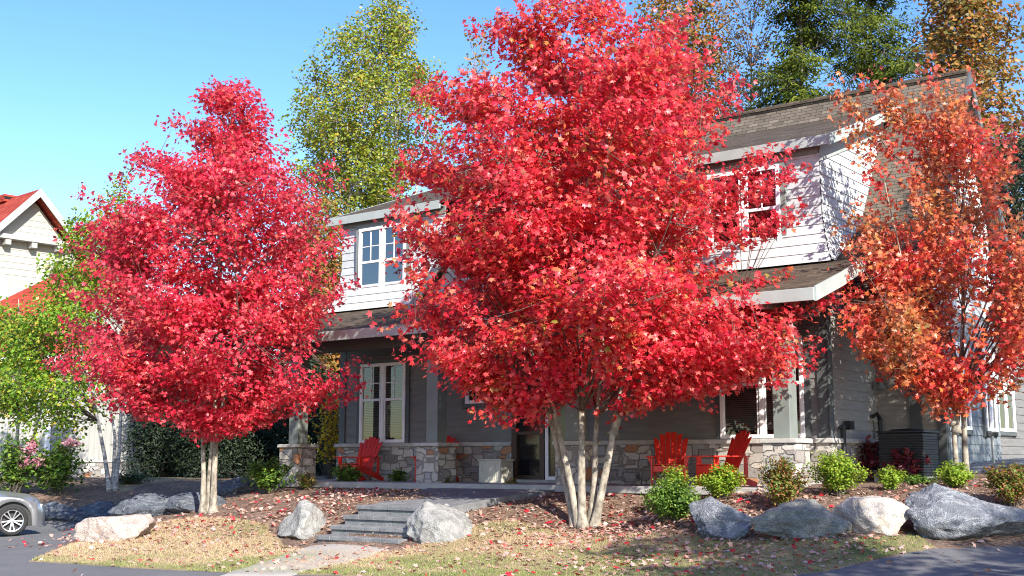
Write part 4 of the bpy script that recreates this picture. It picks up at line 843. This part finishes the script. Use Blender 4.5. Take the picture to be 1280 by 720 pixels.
tree('birch_tree', 'yellow green birch at the left frame edge below the red roofs', 'tree', B, ob, [[(0,0,0),(0,0,2.5),(-.2,0,5.4)],[(.2,.1,0),(.7,.1,2.5),(1,0,5)]], 190, 32, TO, BIRY, M['bark_birch'], (.09,.15), 'birches in the background', 32, twigm=M['bark_dark'], rise=.4, spray=(.45,.26,.16), limbs=30, rootr=.07)
B = bx(128,52); ob = orow([(420,70,190),(360,75,185),(310,85,175),(270,95,165),(230,115,160),(205,130,150)], 128, 52, B[2])
tree('birch_tree', 'thin birch tips showing above the left shoulder of the crimson maple', 'tree', B, ob, [[(-.3,0,0),(-.5,0,5),(-.8,0,10)],[(.3,0,0),(.4,0,6),(.5,0,12.5)]], 260, 26, TO, BIR, M['bark_birch'], (.12,.18), 'birches in the background', 33, twigm=M['bark_dark'], rise=.9, spray=(.6,.25,.2), limbs=30, rootr=.1, lumps=.7)
# maple outside the frame whose shade falls on the lower right lawn and boulders
for X, Y, sdn, l in ((8.4,5.5,77,'red maple right of the frame shading the lawn before the big maple'),(13.,3.5,78,'red maple right of the frame shading the right drive edge'),(13.6,14.2,79,'red maple right of the frame beside the right end of the lodge')):
    q_ = 1.42 if sdn == 79 else 1.
    oo = [(3.4,1.2,1.2),(4.6,2.2,2.2),(6.4,2.6,2.6),(8,2.1,2.1),(9.2,1.1,1.1),(10,.3,.3)]
    oo = [(a_*q_,b_*1.15 if q_ > 1 else b_,c_*1.15 if q_ > 1 else c_) for a_,b_,c_ in oo]
    tree('maple_tree', l, 'tree', (X,Y,Tz(X,Y)), oo, [[(0,0,0),(0,0,3.5),(.2,0,9)],[(.1,.1,0),(.6,.2,4),(1,0,7)],[(-.1,.1,0),(-.6,.2,4),(-1,0,7)]], 480, 18, TM, LM_RED, M['bark_maple'], (.1,.16), 'red maples in front of the house', sdn, limbs=40, gap=(-.02,.8,1.5))

# ------------------------------------------------------------------ neighbours on the left
RED = shingles('red roof shingles', 0, 1.5, [(.33,.045,.03),(.42,.07,.045),(.38,.055,.035),(.48,.09,.06)], .2, .4)
REDx = shingles('red roof shingles cross', 1, 1.35, [(.33,.045,.03),(.42,.07,.045),(.38,.055,.035),(.48,.09,.06)], .2, .4)
CRM = paint('cream siding', (.4,.385,.34), .7, .06, 2.); PALE = paint('pale grey boards', (.38,.375,.35), .7, .1, 2., (4,4,1))
def place(u, Y): return ((u-640)/FOC*Y, Y)
gx, gy = place(180,41); t = empty('outbuilding', (gx,gy,Tz(gx,gy)), R(-8)); tag(t, 'pale board outbuilding with stone foot and red roof behind the birch', 'outbuilding')
w = MB(); w.box(-9,0,0,6,-.5,4.3)
for i in range(46): w.box(-9+i*.2-.012,-9+i*.2+.012,-.03,.01,.62,4.28)
w.build('wall', PALE, t)
w = MB(); w.box(-9.05,.06,-.07,0,-.5,.52); w.box(0,.06,0,6,-.5,.52); w.build('stone_base', M['stone'], t)
w = MB(); w.box(-9.07,.09,-.11,-.002,.522,.6); w.build('stone_ledge', M['cap'], t)
w = MB(); w.box(-.18,.035,-.045,0,.6,4.2); w.box(-3.6,-3.4,-.045,0,.6,4.2); w.build('corner_board', M['white'], t)
w = MB(); w.prism([(-9.5,-.5,4.15),(-1.6,-.5,4.15),(-3.0,3.2,8.2),(-3.9,3.2,8.2)],.1); w.prism([(.5,-.5,4.15),(.5,6.5,4.15),(-3.0,3.2,8.2),(-1.6,-.5,4.15)],.1); w.prism([(-9.5,6.5,4.15),(-9.5,-.5,4.15),(-3.9,3.2,8.2)],.1); w.prism([(.5,6.5,4.15),(-9.5,6.5,4.15),(-3.9,3.2,8.2),(-3.0,3.2,8.2)],.1)
w.build('roof', RED, t)
w = MB(); w.box(-9.5,.5,-.55,-.5,3.92,4.13); w.build('gutter', M['white'], t)
w = MB(); w.prism([(-2.6,.3,4.3),(-1.2,.3,4.3),(-1.2,.3,5.5),(-1.9,.3,6.2),(-2.6,.3,5.5)], .4); w.build('small_gable', CRM, t)
w = MB(); w.box(-2.15,-1.65,.22,.29,4.8,5.4); w.build('louvre', PALE, t)
hx, hy = place(22,52); zt = EYE+(575-235)*52/1500.; hz = Tz(hx,hy); zt -= hz
t = empty('red_roofed_house', (hx,hy,hz), R(-42)); tag(t, 'cream house with a red roof and a trimmed gable at the left frame edge', 'house')
# ridge runs along local -x, gable faces +x
w = MB(); hwid = 4.2; ze = zt-4.6
lap(w, lambda s,z,o:(o, s, z), lambda z:(-hwid+.3 if z < ze else -(zt-.35-z)*hwid/4.6, hwid-.3 if z < ze else (zt-.35-z)*hwid/4.6), 0, zt-.4, .28, .02)
w.box(-14,-.01,-hwid+.3,hwid-.3,-.5,ze+.1); w.build('wall', CRM, t)
w = MB()
w.prism([(-14,-hwid-.5,ze-.35),(.7,-hwid-.5,ze-.35),(.7,0,zt),(-14,0,zt)],.12); w.prism([(.7,hwid+.5,ze-.35),(-14,hwid+.5,ze-.35),(-14,0,zt),(.7,0,zt)],.12); w.build('roof', RED, t)
w = MB()
for s in (-1,1):
    q = [(.74,s*(hwid+.5),ze-.72),(.74,0,zt-.37),(.74,0,zt+.02),(.74,s*(hwid+.5),ze-.33)]; w.prism(q if s < 0 else q[::-1], .05)
w.build('rake_board', M['fascia'], t)
w = MB(); w.box(0,.5,-1.6,1.6,zt-2.35,zt-2.15); w.box(0,.45,-1.3,-1.05,zt-2.6,zt-2.35); w.box(0,.45,1.05,1.3,zt-2.6,zt-2.35); w.box(0,.45,-.12,.12,zt-2.6,zt-2.35); w.build('gable_bracket', PALE, t)
w = MB(); w.box(-6,-2,-.35,.35,zt-.2,zt+.12); w.build('ridge_vent', RED, t)
w = MB(); w.box(0,.06,-1.5,1.5,zt-5.2,zt-4.0); w.build('louvre', PALE, t)

# ------------------------------------------------------------------ silver car
car = empty('silver_car', (0,0,0)); tag(car, 'silver grey car with only its front wing and wheel in view', 'car')
SIL = paint('silver car paint', (.5,.51,.525), .28, .03, 2., metal=.75); RUB = paint('tyre rubber', (.018,.018,.018), .8, .2, 8.); ALLOY = paint('alloy', (.6,.6,.61), .3, .04, 4., metal=.85)
DG = paint('car glass', (.02,.025,.03), .06, .1, 2.); PLA = paint('black plastic', (.02,.02,.02), .6, .1, 4.)
XF, XR_ = 0., -2.7      # axles
def bodytop(x): return float(np.interp(x, [-3.75,-3.6,-3.0,-1.8,-.9,-.2,.35,.55,.66,.7], [.78,.95,1.0,.98,.97,.92,.84,.74,.6,.5]))
def halfw(x): return float(np.interp(x, [-3.75,-3.55,-3.1,-2.,-.4,.2,.5,.64,.7], [.6,.78,.88,.91,.9,.87,.76,.55,.3]))
w = MB(); cols = []; xs_ = np.concatenate([np.linspace(-3.75,-3.2,8), np.linspace(-3.15,-2.25,24), np.linspace(-2.2,-.5,10), np.linspace(-.46,.46,26), np.linspace(.5,.7,8)])
for x in xs_:
    bt = .2
    for ax in (XF,XR_):
        dd = abs(x-ax)
        if dd < .4: bt = max(bt, .33+math.sqrt(.16-dd*dd))
    tp = bodytop(x); hwd = halfw(x); bt = min(bt, tp-.05)
    sec = [(hwd*.95,bt),(hwd,bt+(tp-bt)*.3),(hwd*1.0,bt+(tp-bt)*.62),(hwd*.95,tp-.07),(hwd*.8,tp-.015),(hwd*.4,tp+.02),(0,tp+.03)]
    full = sec + [(-y_,z_1) for y_,z_1 in sec[-2::-1]]; cols.append([(x,y_,z_1) for y_,z_1 in full])
k = len(cols[0]); vs = [p for c in cols for p in c]; fs = [(i*k+j,(i+1)*k+j,(i+1)*k+j+1,i*k+j+1) for i in range(len(cols)-1) for j in range(k-1)] + [tuple(range(k)), tuple(range(len(vs)-1,len(vs)-k-1,-1))]
w.add(vs, fs); w.build('body', SIL, car, smooth=True)
w = MB(); w.box(-3.4,.45,-.74,.74,.2,.75); w.build('underbody', PLA, car)
w = MB()
g_ = [(-3.3,.72,.98),(-2.7,.62,1.38),(-1.9,.6,1.44),(-1.2,.62,1.38),(-.35,.7,.96)]
vs = []; 
for x,y_,z_1 in g_: vs += [(x,-min(.78,y_+.1),.93),(x,-y_*.9 if z_1>1 else -y_,z_1),(x,y_*.9 if z_1>1 else y_,z_1),(x,min(.78,y_+.1),.93)]
fs = [(i*4+j,i*4+j+1,(i+1)*4+j+1,(i+1)*4+j) for i in range(4) for j in range(3)]
w.add(vs, fs); w.build('greenhouse', DG, car)
w = MB(); w.prism([(-2.75,-.56,1.4),(-1.15,-.56,1.4),(-1.15,.56,1.4),(-2.75,.56,1.4)][::1], .02); w.prism([(-2.75,-.57,1.45),(-1.2,-.57,1.44),(-1.2,.57,1.44),(-2.75,.57,1.45)], .05); w.build('roof', SIL, car, bevel=.02)
for s in (-1,1):
    w = MB(); w.prism([(.3,s*.8,.72),(.62,s*.58,.66),(.6,s*.6,.58),(.35,s*.83,.62)][::s], .03); w.build('headlight', paint('headlight glass',(.5,.5,.52),.1,.05,3.), car)
for ax in (XF,XR_):
    for s in (-1,1):
        Mw = Matrix.Translation((ax,s*.82,.325)) @ Matrix.Rotation(R(90)*-s, 4, 'X')
        w = MB(); w.lathe([(.2,-.1),(.29,-.105),(.322,-.08),(.325,0),(.322,.07),(.3,.1),(.235,.1),(.225,.06),(.2,.0),(.2,-.1)], 40, Mw); wh = w.build('wheel', RUB, car, smooth=True)
        w = MB(); w.lathe([(.228,.085),(.235,.098),(.215,.09),(.205,.03),(.205,-.05)], 40, Mw); w.lathe([(0,.075),(.045,.07),(.05,.05),(.05,0)], 20, Mw)
        for q in range(10):
            a = 2*math.pi*q/10 + (.1 if q%2 else -.1); w.beam((Mw@Vector((.03*math.cos(a),.03*math.sin(a),.055))), (Mw@Vector((.215*math.cos(a+.04),.215*math.sin(a+.04),.075))), .028, .03, Mw.to_3x3()@Vector((0,0,1)))
        w.build('rim', ALLOY, wh, bevel=.004)
        w = MB(); w.lathe([(0,-.02),(.205,-.02)], 24, Mw); w.build('brake_disc', PLA, wh)
X = (29-640)/FOC*26.6; car.location = (X-.5, 26.6+.75, 0); car.rotation_euler = (0,0,R(24))
car.location.z = Tz(X,26.7)+.008

# ------------------------------------------------------------------ litter and grass
def inside(poly, n, r):
    P = np.array(poly); lo = P.min(0); hi = P.max(0); out = []
    q = r.uniform(lo, hi, (n*4,2)); k = sd(poly, q[:,0], q[:,1]); q = q[k > .02]; return q[:n]
GRASS = None
m, nt, p = mat('grass blades'); g = N(nt,'ShaderNodeNewGeometry'); co = coords(nt)
n = N(nt,'ShaderNodeTexNoise',Scale=.55,Detail=4.); nt.links.new(co,n.inputs[0])
c1 = ramp(nt,g.outputs['Random Per Island'],[(0,(.42,.3,.16)),(.6,(.55,.4,.25)),(1,(.46,.37,.19))]); c2 = ramp(nt,g.outputs['Random Per Island'],[(0,(.1,.17,.03)),(.6,(.19,.25,.05)),(1,(.4,.34,.14))])
sp_ = N(nt,'ShaderNodeSeparateXYZ'); nt.links.new(co, sp_.inputs[0])
mr = N(nt,'ShaderNodeMapRange'); mr.inputs['From Min'].default_value = 16.2; mr.inputs['From Max'].default_value = 20.5; mr.inputs['To Min'].default_value = -.24; mr.inputs['To Max'].default_value = .12; nt.links.new(sp_.outputs[1], mr.inputs[0])
ad = N(nt,'ShaderNodeMath',operation='ADD'); nt.links.new(n.outputs[0], ad.inputs[0]); nt.links.new(mr.outputs[0], ad.inputs[1])
f = ramp(nt,ad.outputs[0],[(.4,(1,1,1)),(.56,(0,0,0))]); nt.links.new(mixc(nt,f,c1,c2),p.inputs['Base Color']); p.inputs['Roughness'].default_value = .7
r = np.random.default_rng(5)
q = inside(lawn_poly, 90000, r); n_ = len(q); C = np.c_[q, T(q[:,0],q[:,1])+.012]
a = r.uniform(0,2*math.pi,n_); hgt = r.uniform(.02,.05,n_); wv = np.c_[np.cos(a),np.sin(a),np.zeros(n_)]*.005; tip = np.c_[r.normal(0,.6,(n_,2)),np.ones(n_)]*hgt[:,None]
V = np.stack([C-wv,C+wv,C+tip],1).reshape(-1,3); kind(mesh_np('grass', V, np.arange(n_*3).reshape(-1,3), m), 'stuff')
m, nt, p = mat('mulch chips'); g = N(nt,'ShaderNodeNewGeometry')
nt.links.new(ramp(nt,g.outputs['Random Per Island'],[(0,(.06,.03,.02)),(.5,(.26,.15,.1)),(.85,(.45,.3,.2)),(1,(.58,.47,.38))]),p.inputs['Base Color']); p.inputs['Roughness'].default_value = .9
bed = [at(330,640),at(400,640),at(440,612),at(500,612),at(640,600),at(780,604),at(1000,598),at(1120,596),at(1290,600),at(1290,650),at(1180,640),at(1050,676),at(900,677),at(820,668),at(740,668),at(640,652),at(575,664),at(500,680),at(345,672)]
bed = [at(330,640),at(400,640),at(430,617),H(-4,-.5)[:2],H(0,-.5)[:2],H(4,-.5)[:2],H(8.5,-.5)[:2],H(10.5,3)[:2],(11,19),(9,17.5),at(1180,650),at(1050,672),at(900,674),at(820,668),at(740,668),at(640,652),at(575,664),at(500,680),at(345,672)]
q = inside(bed, 16000, r); n_ = len(q); C = np.c_[q, T(q[:,0],q[:,1])+.01]
kind(leaves('mulch_chips', C, np.array([0,0,1.])+r.normal(0,.45,(n_,3)), r.normal(0,1,(n_,3)), r.uniform(.03,.08,n_), tmpl_ovate(.22), m), 'stuff')
LIT = leaf_mat('fallen maple leaf', [(0,(.45,.015,.03)),(.1,(.6,.03,.05)),(.16,(.42,.2,.13)),(.6,(.6,.4,.34)),(.85,(.5,.3,.22)),(1,(.68,.52,.48))], .15, .5)
pts = [inside(lawn_poly, 900, r), inside(bed, 1100, r)]
for (bx_,by_), s, n_ in (((b2[0]+.4,b2[1]-.8),(2.2,1.2),1100), ((b1[0]+.6,b1[1]-.8),(2.2,1.4),800), ((3.2,17.5),(1.8,.6),700), ((2.2,20.2),(1.2,.7),500), ((-4.,23.3),(1.6,1.2),350)):
    pts.append(np.c_[r.normal(bx_,s[0],n_), r.normal(by_,s[1],n_)])
pts.append(inside([(-10,14),(8,14),(8,16.6),(-10,18)], 60, r))
q = np.concatenate(pts)
hs = sd([H(-5,-.45)[:2],H(8.3,-.45)[:2],H(8.3,5)[:2],H(-5,5)[:2]], q[:,0], q[:,1]); stq = sd([H(1.2,-4.7)[:2],H(3.25,-4.7)[:2],H(3.4,-.4)[:2],H(.2,-.4)[:2]], q[:,0], q[:,1])
q = q[(hs < 0) & (stq < 0)]; n_ = len(q); C = np.c_[q, T(q[:,0],q[:,1])+.045]
kind(leaves('fallen_leaves', C, np.array([0,0,1.])+r.normal(0,.35,(n_,3)), r.normal(0,1,(n_,3)), r.uniform(.05,.105,n_), TM, LIT, None, r), 'stuff')

# ------------------------------------------------------------------ camera, sun, sky
cam = bpy.data.cameras.new('camera'); co_ = bpy.data.objects.new('camera', cam); col.objects.link(co_)
cam.sensor_width = 36; cam.lens = 1500*36/1280; cam.clip_end = 3000
co_.location = (0,0,EYE); co_.rotation_euler = (math.pi/2+TH, 0, 0); scene.camera = co_
EL = R(31); sx, sy = .40, -.917
sun = bpy.data.lights.new('sun','SUN'); sun.energy = 4.6; sun.angle = R(.5); sun.color = (1,.94,.85)
so = bpy.data.objects.new('sun', sun); col.objects.link(so)
dirv = Vector((sx*math.cos(EL), sy*math.cos(EL), math.sin(EL))).normalized(); so.rotation_euler = dirv.to_track_quat('Z','Y').to_euler()
wd = bpy.data.worlds.new('World'); scene.world = wd; wd.use_nodes = True; nt = wd.node_tree
sk = nt.nodes.new('ShaderNodeTexSky'); sk.sky_type = 'NISHITA'; sk.sun_disc = False; sk.sun_elevation = EL; sk.sun_rotation = math.atan2(sx, sy)
sk.air_density = 1.; sk.dust_density = .25; sk.ozone_density = 1.6
hs_ = nt.nodes.new('ShaderNodeHueSaturation'); hs_.inputs['Saturation'].default_value = 1.3; hs_.inputs['Hue'].default_value = .512; nt.links.new(sk.outputs[0], hs_.inputs['Color']); nt.links.new(hs_.outputs[0], nt.nodes['Background'].inputs[0]); nt.nodes['Background'].inputs[1].default_value = .142
scene.view_settings.view_transform = 'Standard'; scene.view_settings.look = 'None'; scene.view_settings.exposure = 1.06; scene.view_settings.gamma = 1
scene.cycles.use_denoising = True; scene.cycles.denoising_prefilter = 'NONE'; scene.cycles.max_bounces = 8; scene.cycles.filter_width = 1.05; scene.cycles.transparent_max_bounces = 8
